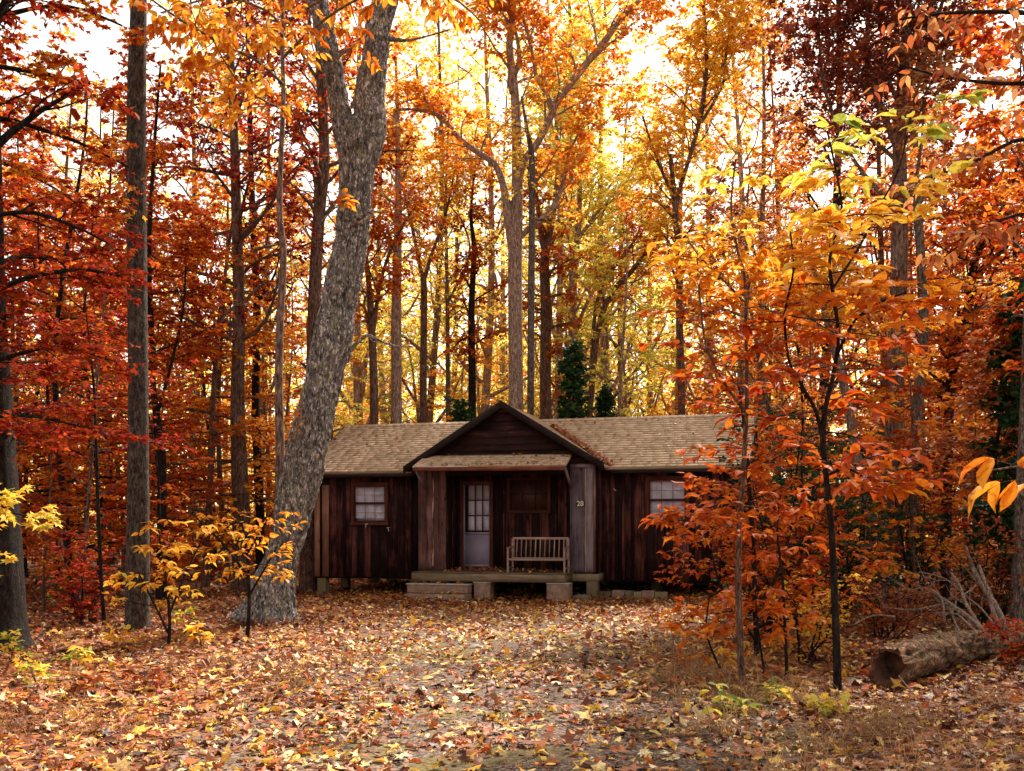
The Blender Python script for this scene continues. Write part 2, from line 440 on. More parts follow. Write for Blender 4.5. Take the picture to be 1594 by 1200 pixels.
def ground_mat():
    m, nt, out = new_mat("forest_floor")
    tc = N(nt, "ShaderNodeTexCoord")
    # packed broken leaves
    vo = N(nt, "ShaderNodeTexVoronoi", Scale=14.0); vo.feature = 'F1'
    L(nt, tc.outputs['Object'], vo.inputs['Vector'])
    sp = N(nt, "ShaderNodeSeparateColor"); L(nt, vo.outputs['Color'], sp.inputs[0])
    r = ramp(nt, [(0, (.05, .016, .010)), (.35, (.13, .040, .018)), (.6, (.24, .085, .035)), (.85, (.36, .13, .04)), (1, (.5, .27, .07))])
    L(nt, sp.outputs[0], r.inputs['Fac'])
    # gravel
    vg = N(nt, "ShaderNodeTexVoronoi", Scale=55.0)
    L(nt, tc.outputs['Object'], vg.inputs['Vector'])
    sg = N(nt, "ShaderNodeSeparateColor"); L(nt, vg.outputs['Color'], sg.inputs[0])
    rg = ramp(nt, [(0, (.03, .019, .014)), (.5, (.11, .072, .056)), (1, (.27, .19, .15))])
    L(nt, sg.outputs[0], rg.inputs['Fac'])
    # moss
    ng = N(nt, "ShaderNodeTexNoise", Scale=30.0, Detail=5.0)
    L(nt, tc.outputs['Object'], ng.inputs['Vector'])
    rm = ramp(nt, [(.35, (.06, .045, .015)), (.65, (.20, .155, .05))])
    L(nt, ng.outputs['Fac'], rm.inputs['Fac'])
    nm = N(nt, "ShaderNodeTexNoise", Scale=.55, Detail=4.0, Roughness=.6)
    L(nt, tc.outputs['Object'], nm.inputs['Vector'])
    rmm = ramp(nt, [(.52, (0, 0, 0)), (.60, (1, 1, 1))]); L(nt, nm.outputs['Fac'], rmm.inputs['Fac'])
    gm = N(nt, "ShaderNodeMixRGB"); L(nt, rmm.outputs[0], gm.inputs[0]); L(nt, rg.outputs[0], gm.inputs[1]); L(nt, rm.outputs[0], gm.inputs[2])
    # the drive: |x - centre| small and y < 22
    sx = N(nt, "ShaderNodeSeparateXYZ"); L(nt, tc.outputs['Object'], sx.inputs[0])
    a = N(nt, "ShaderNodeMath", operation='ABSOLUTE'); L(nt, sx.outputs[0], a.inputs[0])
    nb = N(nt, "ShaderNodeTexNoise", Scale=.8, Detail=5.0); L(nt, tc.outputs['Object'], nb.inputs['Vector'])
    b = N(nt, "ShaderNodeMath", operation='MULTIPLY_ADD'); b.inputs[1].default_value = 3.0
    L(nt, nb.outputs['Fac'], b.inputs[0]); L(nt, a.outputs[0], b.inputs[2])
    rd = ramp(nt, [(.0, (1, 1, 1)), (1.0, (0, 0, 0))])
    mr = N(nt, "ShaderNodeMapRange"); mr.inputs[1].default_value = 3.4; mr.inputs[2].default_value = 4.3
    L(nt, b.outputs[0], mr.inputs[0]); L(nt, mr.outputs[0], rd.inputs['Fac'])
    my = N(nt, "ShaderNodeMapRange"); my.inputs[1].default_value = 16; my.inputs[2].default_value = 20; my.inputs[3].default_value = 1; my.inputs[4].default_value = 0
    L(nt, sx.outputs[1], my.inputs[0])
    mm = N(nt, "ShaderNodeMath", operation='MULTIPLY'); L(nt, rd.outputs[0], mm.inputs[0]); L(nt, my.outputs[0], mm.inputs[1])
    fin = N(nt, "ShaderNodeMixRGB"); L(nt, mm.outputs[0], fin.inputs[0]); L(nt, r.outputs[0], fin.inputs[1]); L(nt, gm.outputs[0], fin.inputs[2])
    pb = N(nt, "ShaderNodeBsdfPrincipled"); pb.inputs['Roughness'].default_value = .9
    pb.inputs['Specular IOR Level'].default_value = 0.2
    L(nt, fin.outputs[0], pb.inputs['Base Color'])
    bp = N(nt, "ShaderNodeBump", Strength=.7, Distance=.02)
    ba = N(nt, "ShaderNodeMath", operation='ADD'); L(nt, sp.outputs[1], ba.inputs[0]); L(nt, sg.outputs[1], ba.inputs[1])
    L(nt, ba.outputs[0], bp.inputs['Height']); L(nt, bp.outputs[0], pb.inputs['Normal'])
    L(nt, pb.outputs[0], out.inputs['Surface'])
    return m
M_GROUND = ground_mat()
M_ROAD = simple_mat("asphalt", (.09, .095, .12), .8, .2, 20)

# ------------------------------------------------------------------ ground
def build_ground():
    def axis(lo, hi, n, c, p):
        t = np.linspace(-1, 1, n)
        s = np.sign(t) * np.abs(t) ** p
        return np.where(s < 0, c + s * (c - lo), c + s * (hi - c))
    xs = axis(-400, 400, 220, 0, 2.2)
    ys = axis(-60, 700, 260, 14, 2.2)
    X, Y = np.meshgrid(xs, ys)
    Z = gz(X, Y) + .03 * (vnoise(np.stack([X * 1.3, Y * 1.3, X * 0], -1)) - .5)
    V = np.stack([X, Y, Z], -1).reshape(-1, 3)
    nx, ny = len(xs), len(ys)
    i = (np.arange(ny - 1)[:, None] * nx + np.arange(nx - 1)[None, :]).ravel()
    F = np.stack([i, i + 1, i + nx + 1, i + nx], -1)
    o = link("ground", make_mesh("ground", V, [F], True), M_GROUND)
    setprops(o, kind='structure')
    # strip of road seen between the trees at far left
    n = 30
    a = px(-60, 880, 40.); b = px(330, 878, 43.)
    t = np.linspace(-.6, 1.2, n)
    P = a[None] + (b - a)[None] * t[:, None]
    zz = gz(P[:, 0], P[:, 1]) + .04
    V = np.concatenate([np.stack([P[:, 0], P[:, 1] - 1.6, zz], -1), np.stack([P[:, 0], P[:, 1] + 1.6, gz(P[:, 0], P[:, 1] + 1.6) + .04], -1)])
    i = np.arange(n - 1)
    o = link("road", make_mesh("road", V, [np.stack([i, i + 1, i + n + 1, i + n], -1)], True), M_ROAD)
    setprops(o, kind='structure')
build_ground()

# ------------------------------------------------------------------ leaf templates
T_QUAD = (np.array([[0, 0, 0], [.30, .45, .07], [0, 1, -.03], [-.30, .45, .07]]), [np.array([[0, 1, 2], [0, 2, 3]])])
_ov = np.array([[0, 0, 0], [0, .36, -.02], [0, .72, -.04], [0, 1.06, -.16], [.15, .16, .03], [.24, .42, .05], [.17, .75, .02], [-.15, .16, .03], [-.24, .42, .05], [-.17, .75, .02]])
T_OVAL = (_ov, [np.array([[0, 4, 1], [6, 3, 2], [0, 1, 7], [2, 3, 9]]), np.array([[4, 5, 1, 1], [5, 6, 2, 1], [1, 8, 7, 7], [1, 2, 9, 8]])])
T_OVAL = (_ov, [np.array([[0, 4, 1], [4, 5, 1], [6, 3, 2], [0, 1, 7], [7, 1, 8], [2, 3, 9]]), np.array([[5, 6, 2, 1], [1, 2, 9, 8]])])
def _lobed(tips, r_in, z=.06):
    pts = [(0, .42, 0.0)]
    n = len(tips)
    ang = np.linspace(-150, 150, n)
    for i, (a, r) in enumerate(zip(ang, tips)):
        th = radians(a)
        pts.append((r * sin(th), .42 + r * cos(th), -z if i % 2 == 0 else z))
        if i < n - 1:
            th2 = radians((a + ang[i + 1]) / 2)
            pts.append((r_in * sin(th2), .42 + r_in * cos(th2), z * .3))
    pts.append((0, .02, 0))
    P = np.array(pts)
    k = len(P) - 1
    F = [[0, i, i + 1] for i in range(1, k)] + [[0, k, 1]]
    return (P, [np.array(F)])
T_MAPLE = _lobed([.33, .48, .58, .48, .33], .24)
T_MAPLE7 = _lobed([.3, .42, .5, .58, .5, .42, .3], .25)
T_OAKLF = (np.array([[0, 0, 0], [.10, .12, .02], [.06, .22, 0], [.24, .34, .06], [.12, .44, 0], [.27, .60, .07], [.12, .70, 0], [.16, .86, .03], [0, 1, -.08],
                     [-.16, .86, .03], [-.12, .70, 0], [-.27, .60, .07], [-.12, .44, 0], [-.24, .34, .06], [-.06, .22, 0], [-.10, .12, .02], [0, .5, -.03]]),
           [np.array([[16, i, (i + 1) % 16] for i in range(16)])])

def leaf_arrays(rng, P, D, Nn, size, T, curl=.5):
    """instances of template T; returns verts, faces list, faces-per-leaf"""
    base, fl = T
    n = len(P)
    D = norm(D)
    R = norm(np.cross(D, Nn))
    Nn = np.cross(R, D)
    c = (1 + curl * rng.normal(0, 1.4, n))[:, None]
    bx, by, bz = base[:, 0], base[:, 1], base[:, 2]
    s = size[:, None]
    wx = s * rng.uniform(.8, 1.25, n)[:, None] * bx[None]
    wy = s * by[None]
    wz = s * (c * bz[None] - (rng.uniform(-.1, .28, n)[:, None] * curl) * (by[None] ** 2))
    V = P[:, None, :] + wx[..., None] * R[:, None, :] + wy[..., None] * D[:, None, :] + wz[..., None] * Nn[:, None, :]
    k = len(base)
    off = (np.arange(n) * k)[:, None, None]
    faces = [(f[None] + off).reshape(-1, f.shape[1]) for f in fl]
    return V.reshape(-1, 3), faces, [len(f) for f in fl]

def leaf_mesh(name, batches, smooth=True):
    """batches: list of (V, faces list, per-leaf counts, rnd)"""
    VV, F3, F4, R3, R4, off = [], [], [], [], [], 0
    for V, faces, cnt, rnd in batches:
        VV.append(V)
        for f, c in zip(faces, cnt):
            (F3 if f.shape[1] == 3 else F4).append(f + off)
            (R3 if f.shape[1] == 3 else R4).append(np.repeat(rnd, c))
        off += len(V)
    fl, rr = [], []
    if F3: fl.append(np.concatenate(F3)); rr.append(np.concatenate(R3))
    if F4: fl.append(np.concatenate(F4)); rr.append(np.concatenate(R4))
    return make_mesh(name, np.concatenate(VV), fl, smooth, {"rnd": np.concatenate(rr)})

# ------------------------------------------------------------------ wood tubes
def tubes(P, R, k):
    """P (B,n,3), R (B,n) -> V, quads"""
    B, n, _ = P.shape
    T = np.empty_like(P)
    T[:, 1:-1] = P[:, 2:] - P[:, :-2]
    T[:, 0] = P[:, 1] - P[:, 0]; T[:, -1] = P[:, -1] - P[:, -2]
    T = norm(T)
    mean = norm(P[:, -1] - P[:, 0])
    ref = np.where(np.abs(mean[:, 2:3]) > .75, np.array([[1., 0, 0]]), np.array([[0, 0, 1.]]))
    A = norm(np.cross(T, ref[:, None, :])); Bn = np.cross(T, A)
    th = np.arange(k) * 2 * pi / k
    V = P[:, :, None, :] + R[:, :, None, None] * (np.cos(th)[None, None, :, None] * A[:, :, None, :] + np.sin(th)[None, None, :, None] * Bn[:, :, None, :])
    b = (np.arange(B) * n * k)[:, None, None]
    r = (np.arange(n - 1) * k)[None, :, None]
    c = np.arange(k)[None, None, :]; c2 = (np.arange(k) + 1) % k
    c2 = c2[None, None, :]
    F = np.stack([b + r + c, b + r + c2, b + r + k + c2, b + r + k + c], -1).reshape(-1, 4)
    return V.reshape(-1, 3), F

def resample(pts, n):
    """Catmull-Rom through pts (m,d) to n points"""
    pts = np.asarray(pts, float)
    m = len(pts)
    seg = np.concatenate([[0], np.cumsum(np.linalg.norm(np.diff(pts[:, :3], axis=0), axis=1))])
    t = np.linspace(0, seg[-1], n)
    i = np.clip(np.searchsorted(seg, t, side='right') - 1, 0, m - 2)
    u = ((t - seg[i]) / np.maximum(seg[i + 1] - seg[i], 1e-9))[:, None]
    p0 = pts[np.maximum(i - 1, 0)]; p1 = pts[i]; p2 = pts[i + 1]; p3 = pts[np.minimum(i + 2, m - 1)]
    return .5 * (2 * p1 + (p2 - p0) * u + (2 * p0 - 5 * p1 + 4 * p2 - p3) * u ** 2 + (3 * p1 - p0 - 3 * p2 + p3) * u ** 3)

class Tree:
    def __init__(s, seed):
        s.rng = np.random.default_rng(seed)
        s.W = []; s.Lf = []
    def wood(s, P, R, k):
        s.W.append(tubes(P, R, k))
    def path(s, pts, n=None, k=8, wob=0.0):
        """pts: (x,y,z,r) rows; returns a limb (1,n)"""
        pts = np.array(pts, float)
        n = n or max(6, len(pts) * 4)
        q = resample(pts, n)
        if wob:
            w = vnoise(np.stack([q[:, 2] * .9, q[:, 0] * .9, q[:, 1] * .9 + s.rng.uniform(0, 90)], -1)) - .5
            q[1:, 0] += wob * w[1:] * np.minimum(1, np.arange(1, n) / 3)
        P, R = q[None, :, :3], np.maximum(q[None, :, 3], .002)
        s.wood(P, R, k)
        return P, R
    def trunk(s, H, r0, r1, n=16, lean=.03, wob=.15, k=9, flare=1.5):
        rng = s.rng
        t = np.linspace(0, 1, n) ** 1.15
        a = rng.uniform(0, 2 * pi)
        ph = rng.uniform(0, 6, 4)
        x = lean * H * t * cos(a) + wob * (np.sin(t * 5 + ph[0]) - sin(ph[0])) * t ** .5
        y = lean * H * t * sin(a) + wob * (np.sin(t * 6 + ph[1]) - sin(ph[1])) * t ** .5
        z = H * t - .15 * (1 - t) 
        r = r0 + (r1 - r0) * t
        r = r * (1 + (flare - 1) * np.exp(-(H * t) / (r0 * 2.5)))
        P = np.stack([x, y, z], -1)[None]; R = r[None]
        s.wood(P, R, k)
        return P, R
    def spawn(s, limb, per, f0, f1, ang, length, n=6, wander=.18, up=.12, flat=0.0, k=5, rr=.55, taper=.25, even=True, rmax=None, minr=.003, shrink=.55):
        P, R = limb
        rng = s.rng
        B, m, _ = P.shape
        tt = rng.uniform(f0, f1, (B, per)) if not even else f0 + (f1 - f0) * (np.arange(per)[None] + rng.uniform(0, 1, (B, per))) / per
        idx = np.clip(tt * (m - 1), 0, m - 1.001)
        i = idx.astype(int); u = (idx - i)[..., None]
        bi = np.arange(B)[:, None]
        p = P[bi, i] * (1 - u) + P[bi, i + 1] * u
        r = R[bi, i] * (1 - u[..., 0]) + R[bi, i + 1] * u[..., 0]
        d = norm(P[bi, i + 1] - P[bi, i])
        C = B * per
        p = p.reshape(C, 3); r = r.reshape(C); d = d.reshape(C, 3); tt = tt.reshape(C)
        az = (np.arange(C) * 2.39996 + rng.uniform(-.5, .5, C))
        rnd = rng.normal(0, 1, (C, 3))
        # perpendicular with azimuth spread
        ref = np.where(np.abs(d[:, 2:3]) > .8, np.array([[1., 0, 0]]), np.array([[0, 0, 1.]]))
        A = norm(np.cross(d, ref)); Bn = np.cross(d, A)
        perp = np.cos(az)[:, None] * A + np.sin(az)[:, None] * Bn
        a = np.radians(rng.uniform(ang[0], ang[1], C))[:, None]
        D = norm(d * np.cos(a) + perp * np.sin(a))
        if flat:
            D[:, 2] *= (1 - flat); D = norm(D)
        Ln = rng.uniform(length[0], length[1], C) * (1 - shrink * (tt - f0) / max(f1 - f0, 1e-6))
        pts = np.empty((C, n, 3)); pts[:, 0] = p
        w = rng.normal(0, 1, (C, 3)) * wander
        for j in range(1, n):
            w = .6 * w + rng.normal(0, 1, (C, 3)) * wander * .8
            D = D + w; D[:, 2] += up
            if flat: D[:, 2] *= (1 - flat * .5)
            D = norm(D)
            pts[:, j] = pts[:, j - 1] + D * (Ln / (n - 1))[:, None]
        rs = np.maximum(r * rr * rng.uniform(.75, 1.1, C), minr)
        if rmax: rs = np.minimum(rs, rmax)
        rad = rs[:, None] * np.linspace(1, taper, n)[None]
        if k: s.wood(pts, rad, k)
        return pts, rad
    def leaves(s, limb, per, size, T=T_QUAD, f0=.1, droop=.25, tilt=.35, curl=.5, split=55, rnd=None, spreadpos=0.0, hang=0.0):
        P, R = limb
        rng = s.rng
        B, m, _ = P.shape
        tt = rng.uniform(f0, 1.0, (B, per))
        idx = np.clip(tt * (m - 1), 0, m - 1.001)
        i = idx.astype(int); u = (idx - i)[..., None]; bi = np.arange(B)[:, None]
        p = (P[bi, i] * (1 - u) + P[bi, i + 1] * u).reshape(-1, 3)
        d = norm(P[bi, i + 1] - P[bi, i]).reshape(-1, 3)
        C = len(p)
        sgn = rng.choice([-1., 1.], C)
        side = norm(np.cross(d, np.array([0, 0, 1.])) + 1e-4) * sgn[:, None]
        a = np.radians(rng.normal(split, 22, C))[:, None]
        D = norm(d * np.cos(a) + side * np.sin(a) + rng.normal(0, .22, (C, 3)))
        D[:, 2] -= rng.uniform(0, 2 * droop, C)
        if hang: D = D * (1 - hang) + np.array([0, 0, -1.]) * hang
        Nn = np.array([0, 0, 1.]) + rng.normal(0, tilt, (C, 3))
        if hang: Nn = norm(Nn) * (1 - hang) + norm(rng.normal(0, 1, (C, 3))) * hang
        if spreadpos: p = p + rng.normal(0, spreadpos, (C, 3))
        sz = rng.uniform(size[0], size[1], C)
        V, F, cnt = leaf_arrays(rng, p, D, Nn, sz, T, curl)
        r = rng.uniform(0, 1, C) if rnd is None else rnd(p, rng)
        s.Lf.append((V, F, cnt, r))
        return C
    def meshes(s, name):
        off, VV, FF = 0, [], []
        for V, F in s.W:
            VV.append(V); FF.append(F + off); off += len(V)
        wm = make_mesh(name + "_wood", np.concatenate(VV), [np.concatenate(FF)], True)
        lm = leaf_mesh(name + "_leaves", s.Lf) if s.Lf else None
        return wm, lm
    def build(s, name, label, cat, bark, leaf, group=None, base=None, crown='crown', stem='trunk'):
        """things built in world coordinates: the Empty sits at the foot"""
        wm, lm = s.meshes(name)
        base = np.array(base if base is not None else s.W[0][0][:8].mean(0))
        e = empty(name, tuple(base), 0, label, cat, group)
        for me in (wm, lm):
            if me is not None: me.transform(__import__('mathutils').Matrix.Translation(Vector(tuple(-base))))
        link(stem, wm, bark, e)
        if lm is not None: link(crown, lm, leaf, e)
        return e

# ------------------------------------------------------------------ cabin
class MB:
    def __init__(s, seed=0):
        s.V = []; s.F4 = []; s.F3 = []; s.r4 = []; s.r3 = []; s.rng = random.Random(seed)
    def hexa(s, P, r=None):
        r = s.rng.random() if r is None else r
        o = len(s.V); s.V += [tuple(p) for p in P]
        for f in ((0, 3, 2, 1), (4, 5, 6, 7), (0, 1, 5, 4), (1, 2, 6, 5), (2, 3, 7, 6), (3, 0, 4, 7)):
            s.F4.append([o + i for i in f]); s.r4.append(r)
    def box(s, x0, x1, y0, y1, z0, z1, r=None, j=0.0):
        g = lambda: s.rng.uniform(-j, j) if j else 0
        s.hexa([(x0 + g(), y0 + g(), z0 + g()), (x1 + g(), y0 + g(), z0 + g()), (x1 + g(), y1, z0), (x0 + g(), y1, z0),
                (x0 + g(), y0 + g(), z1 + g()), (x1 + g(), y0 + g(), z1 + g()), (x1 + g(), y1, z1), (x0 + g(), y1, z1)], r)
    def slab(s, quad, th, r=None):
        """quad (4 pts, counter-clockwise seen from outside) thickened inwards along its normal"""
        q = [np.array(p, float) for p in quad]
        n = np.cross(q[1] - q[0], q[2] - q[0]); n = n / np.linalg.norm(n)
        s.hexa([p - n * th for p in q] + q, r)
    def poly(s, pts):
        o = len(s.V); s.V += [tuple(p) for p in pts]
        s.F3 += [[o, o + i, o + i + 1] for i in range(1, len(pts) - 1)]; s.r3 += [s.rng.random()] * (len(pts) - 2)
    def bar(s, a, b, w, r=None, up=(0, 0, 1), h=None):
        a = np.array(a, float); b = np.array(b, float); t = norm(b - a); sd = norm(np.cross(t, np.array(up, float))); u = np.cross(sd, t)
        h = h or w
        s.hexa([a - sd * w / 2 - u * h / 2, a + sd * w / 2 - u * h / 2, b + sd * w / 2 - u * h / 2, b - sd * w / 2 - u * h / 2,
                a - sd * w / 2 + u * h / 2, a + sd * w / 2 + u * h / 2, b + sd * w / 2 + u * h / 2, b - sd * w / 2 + u * h / 2], r)
    def tube(s, a, b, ra, rb=None, k=10):
        pass
    def build(s, name, mat, parent, bevel=0.0):
        me = make_mesh(name, np.array(s.V), [np.array(f) for f in (s.F3, s.F4) if f], False, {"rnd": np.array(s.r3 + s.r4)})
        o = link(name, me, mat, parent)
        if bevel:
            b = o.modifiers.new("bevel", 'BEVEL'); b.width = bevel; b.segments = 2; b.limit_method = 'ANGLE'
        return o

TH = radians(16)
cabin = empty("cabin", ((788 - CX) / FPX * 23.0, 23.0, 0), -TH, "weathered dark board cabin with tan shingle roof and gabled porch among the autumn trees", "cabin")
def cab(u, v, w):
    """cabin frame -> world"""
    O = cabin.location
    return np.array((O[0] + u * cos(TH) + v * sin(TH), O[1] - u * sin(TH) + v * cos(TH), w))

UL, UR, VM, VB = -5.06, 5.02, .75, 5.05       # main body
WL, WR = -2.09, 2.0                            # porch wing
Z0, ZT = .37, 2.86
PL, PR = -1.42, 1.47                           # porch opening
ZD = .57                                       # porch floor
def boards(mb, u0, u1, z0, z1, openings=(), wmin=.13, wmax=.24, plane=lambda u, d, z: (u, VM - d, z), batten=.35, th=.03):
    br = sorted(set([u0, u1] + [o[0] for o in openings] + [o[1] for o in openings]))
    for a, b in zip(br[:-1], br[1:]):
        segs = [(z0, z1)]
        for o in openings:
            if o[0] <= a + 1e-6 and o[1] >= b - 1e-6:
                segs = [(z0, o[2]), (o[3], z1)]
        for (s0, s1) in segs:
            if s1 - s0 < .02: continue
            P = [plane(a, -.012, s0), plane(b, -.012, s0), plane(b, -.03, s0), plane(a, -.03, s0)]
            P += [(p[0], p[1], s1) for p in P]
            mb.hexa(P, 0.0)
            u = a
            while u < b - .01:
                w = mb.rng.uniform(wmin, wmax)
                e = min(b, u + w)
                if b - e < .05: e = b
                d0 = mb.rng.uniform(.0, .010)
                t = th + d0
                j0, j1 = mb.rng.uniform(-.012, .006), mb.rng.uniform(-.004, .004)
                g = .004
                r = mb.rng.random()
                q = [plane(u + g, t, s0 + j0), plane(e - g, t + j1, s0 + j0 * .6), plane(e - g, -.01, s0), plane(u + g, -.01, s0)]
                q2 = [plane(u + g + j1, t, s1), plane(e - g + j1, t, s1), plane(e - g, -.01, s1), plane(u + g, -.01, s1)]
                mb.hexa(q + q2, r)
                if mb.rng.random() < batten and e < b - .02:
                    q = [plane(e - .028, th + .028, s0 + .01), plane(e + .028, th + .028, s0 + .01), plane(e + .028, th + .004, s0 + .01), plane(e - .028, th + .004, s0 + .01)]
                    q2 = [(p[0], p[1], s1 - .01) for p in q]
                    mb.hexa(q + q2, mb.rng.random())
                u = e

W1 = (-4.10, -3.14, 1.61, 2.63)
W2 = (3.02, 3.98, 1.61, 2.68)
mb = MB(3); boards(mb, UL, WL - .03, Z0, ZT, [W1], plane=lambda u, d, z: (u, VM - d, z)); mb.build("wall", M_WALL, cabin)
mb = MB(5); boards(mb, WR + .03, UR, Z0, ZT, [W2]); mb.build("wall", M_WALL, cabin)
mb = MB(7); boards(mb, VM + .03, VB - .03, Z0, ZT, plane=lambda u, d, z: (UL - d + .001, u, z)); mb.build("wall", M_WALL, cabin)
mb = MB(8); boards(mb, VM + .03, VB - .03, Z0, ZT, plane=lambda u, d, z: (UR + d - .001, u, z)); mb.build("wall", M_WALL, cabin)
mb = MB(9); boards(mb, UL, UR, Z0, ZT, plane=lambda u, d, z: (u, VB + d, z)); mb.build("wall", M_WALL, cabin)
# lighter corner boards at the left end of the front wall
mb = MB(11)
for a, b, t in ((UL - .02, UL + .13, .052), (UL + .17, UL + .36, .046)):
    mb.box(a, b, VM - t, VM - .032, Z0 - .01, ZT - .28, j=.004)
M_CORNER = wood_mat("wood_corner_boards", (.10, .035, .02), (.22, .09, .055), (.36, .18, .12))
mb.build("corner_board", M_CORNER, cabin)
# wing sides and the recessed porch wall
mb = MB(13); boards(mb, .02, VM - .002, Z0 + .02, 2.9, plane=lambda u, d, z: (WR + d, u, z), batten=.9, wmin=.10, wmax=.14); mb.build("porch_side", M_WALL, cabin)
mb = MB(14); boards(mb, .02, VM - .002, Z0 + .02, 2.9, plane=lambda u, d, z: (WL - d, u, z)); mb.build("porch_side", M_WALL, cabin)
RV = .9
DOOR = (-1.36, -.60, ZD + .01, 2.64)
WP = (-.20, .78, 1.95, 2.70)
mb = MB(15); boards(mb, PL, PR, ZD, 2.98, [DOOR, WP], plane=lambda u, d, z: (u, RV - d, z), batten=.5)
for u in (-.32, -.24, -.14, .93):                     # pale edged battens under and beside the blind window
    mb.box(u, u + .022, RV - .062, RV - .04, ZD + .02, 1.88 - .03 * u, .98)
mb.build("recess_wall", M_WALL, cabin)
mb = MB(16); boards(mb, .06, RV - .03, ZD, 2.98, plane=lambda u, d, z: (PL + d - .03, u, z)); mb.build("recess_side", M_WALL, cabin)
mb = MB(18); boards(mb, .06, RV - .03, ZD, 2.98, plane=lambda u, d, z: (PR - d + .03, u, z)); mb.build("recess_side", M_WALL, cabin)
mb = MB(17); mb.box(PL - .05, PR + .05, .03, RV, 2.985, 3.01); mb.build("porch_ceiling", M_BLACK, cabin)
# wide front boards either side of the porch
def wide_board(mb, a, b, z0, z1, v, seed, amp=.012, n=26):
    rg = np.random.default_rng(seed)
    z = np.linspace(z0, z1, n)
    w0 = amp * (np.sin(z * 5 + rg.uniform(0, 6)) + .6 * np.sin(z * 11 + rg.uniform(0, 6)))
    w1 = amp * (np.sin(z * 4 + rg.uniform(0, 6)) + .6 * np.sin(z * 13 + rg.uniform(0, 6)))
    r = rg.uniform(0, 1)
    o = len(mb.V)
    for i in range(n):
        mb.V += [(a + w0[i], v, z[i]), (b + w1[i], v, z[i]), (b + w1[i], v + .028, z[i]), (a + w0[i], v + .028, z[i])]
    for i in range(n - 1):
        for k in range(4):
            mb.F4.append([o + i * 4 + k, o + i * 4 + (k + 1) % 4, o + i * 4 + 4 + (k + 1) % 4, o + i * 4 + 4 + k]); mb.r4.append(r)
    for q in ([3, 2, 1, 0], [4 * (n - 1) + k for k in range(4)]):
        mb.F4.append([o + k for k in q]); mb.r4.append(r)
mb = MB(21)
mb.box(WL, PL - .005, .0, .028, ZD, 2.96, 0.0)
wide_board(mb, WL + .0, WL + .20, ZD, 2.96, -.032, 1, .003); wide_board(mb, WL + .215, WL + .35, ZD + .01, 2.9, -.030, 2, .012)
wide_board(mb, WL + .37, WL + .50, ZD, 2.96, -.036, 3, .012); wide_board(mb, WL + .51, PL, ZD, 2.96, -.03, 4, .004)
o = mb.build("porch_panel", M_PANEL, cabin)
M_EDGE = simple_mat("live_edge", (.42, .28, .22), .9, .3, 9)
mb = MB(22); wide_board(mb, WL + .353, WL + .366, ZD + .1, 2.9, -.0375, 2, .012); mb.build("live_edge", M_EDGE, cabin)
mb = MB(23)
mb.box(PR + .005, WR, .0, .028, ZD, 2.96, 0.0)
wide_board(mb, PR, PR + .34, ZD, 2.86, -.034, 5, .002); wide_board(mb, PR + .35, WR - .012, ZD, 2.86, -.03, 6, .003)
mb.box(PR, WR, -.036, -.002, 2.865, 2.93, .9)
mb.build("porch_panel", M_PANEL2, cabin)
mb = MB(24); wide_board(mb, PR + .336, PR + .350, ZD, 2.84, -.040, 5, .003); mb.build("live_edge", M_EDGE, cabin)
mb = MB(25); mb.box(WR - .01, WR + .035, -.04, .01, ZD, 2.9, .8); mb.build("corner_board", M_PANEL, cabin)

# gable wall of horizontal boards
GP = (-.05, 4.30); GE = 2.88; GH = 2.30
sl = (GP[1] - GE) / GH
mb = MB(31)
z = 2.98
while z < GP[1] - .14:
    h = mb.rng.uniform(.11, .20); z1 = min(z + h, GP[1] - .1)
    ua, ub = (GP[1] - .02 - z) / sl - .06, (GP[1] - .02 - z1) / sl - .06
    t = .02 + mb.rng.uniform(0, .02)
    mb.hexa([(GP[0] - ua, -t - .02, z + .006), (GP[0] + ua, -t - .02, z + .006), (GP[0] + ua, 0.02, z + .006), (GP[0] - ua, .02, z + .006),
             (GP[0] - ub, -t, z1), (GP[0] + ub, -t, z1), (GP[0] + ub, .02, z1), (GP[0] - ub, .02, z1)])
    z = z1
mb.build("gable", M_GABLE, cabin)

# roofs
def shingle_face(mb, P0, U, S, width_at, rows, ex, th=.006, tab=.30):
    """P0 eave start, U along, S up-slope unit vectors, width_at(s) -> (a,b) along U at slope distance s"""
    P0, U, S = (np.array(a, float) for a in (P0, U, S))
    Nn = np.cross(U, S)
    for i in range(rows):
        s0, s1 = i * ex, (i + 1.25) * ex
        a, b = width_at(s0)
        u = a - mb.rng.uniform(0, tab)
        while u < b:
            w = mb.rng.choice((tab * .55, tab * .8, tab, tab, tab * 1.25))
            c, d = max(u + .003, a), min(u + w - .003, b)
            if d - c > .02:
                e = mb.rng.uniform(-.006, .004); t = th + mb.rng.uniform(0, .002)
                q = [P0 + U * c + S * (s0 + e), P0 + U * d + S * (s0 + e), P0 + U * d + S * s1, P0 + U * c + S * s1]
                hi = [q[0] + Nn * (t + .01), q[1] + Nn * (t + .01), q[2] + Nn * .002, q[3] + Nn * .002]
                mb.hexa([p - Nn * .002 for p in q] + hi)
            u += w
EV, EZ, RVv, RZ = .38, 2.87, 2.95, 4.24
RL0, RL1 = -5.32, 5.30
Sl = math.hypot(RVv - EV, RZ - EZ); S_ = ((0, (RVv - EV) / Sl, (RZ - EZ) / Sl))
roof = MB(41)
roof.slab([(RL0, EV, EZ), (RL1, EV, EZ), (RL1, RVv, RZ), (RL0, RVv, RZ)], .06, 0)
roof.slab([(RL1, 2 * RVv - EV, EZ), (RL0, 2 * RVv - EV, EZ), (RL0, RVv, RZ), (RL1, RVv, RZ)], .06, 0)
shingle_face(roof, (RL0, EV, EZ), (1, 0, 0), S_, lambda s: (0, RL1 - RL0), 22, Sl / 22)
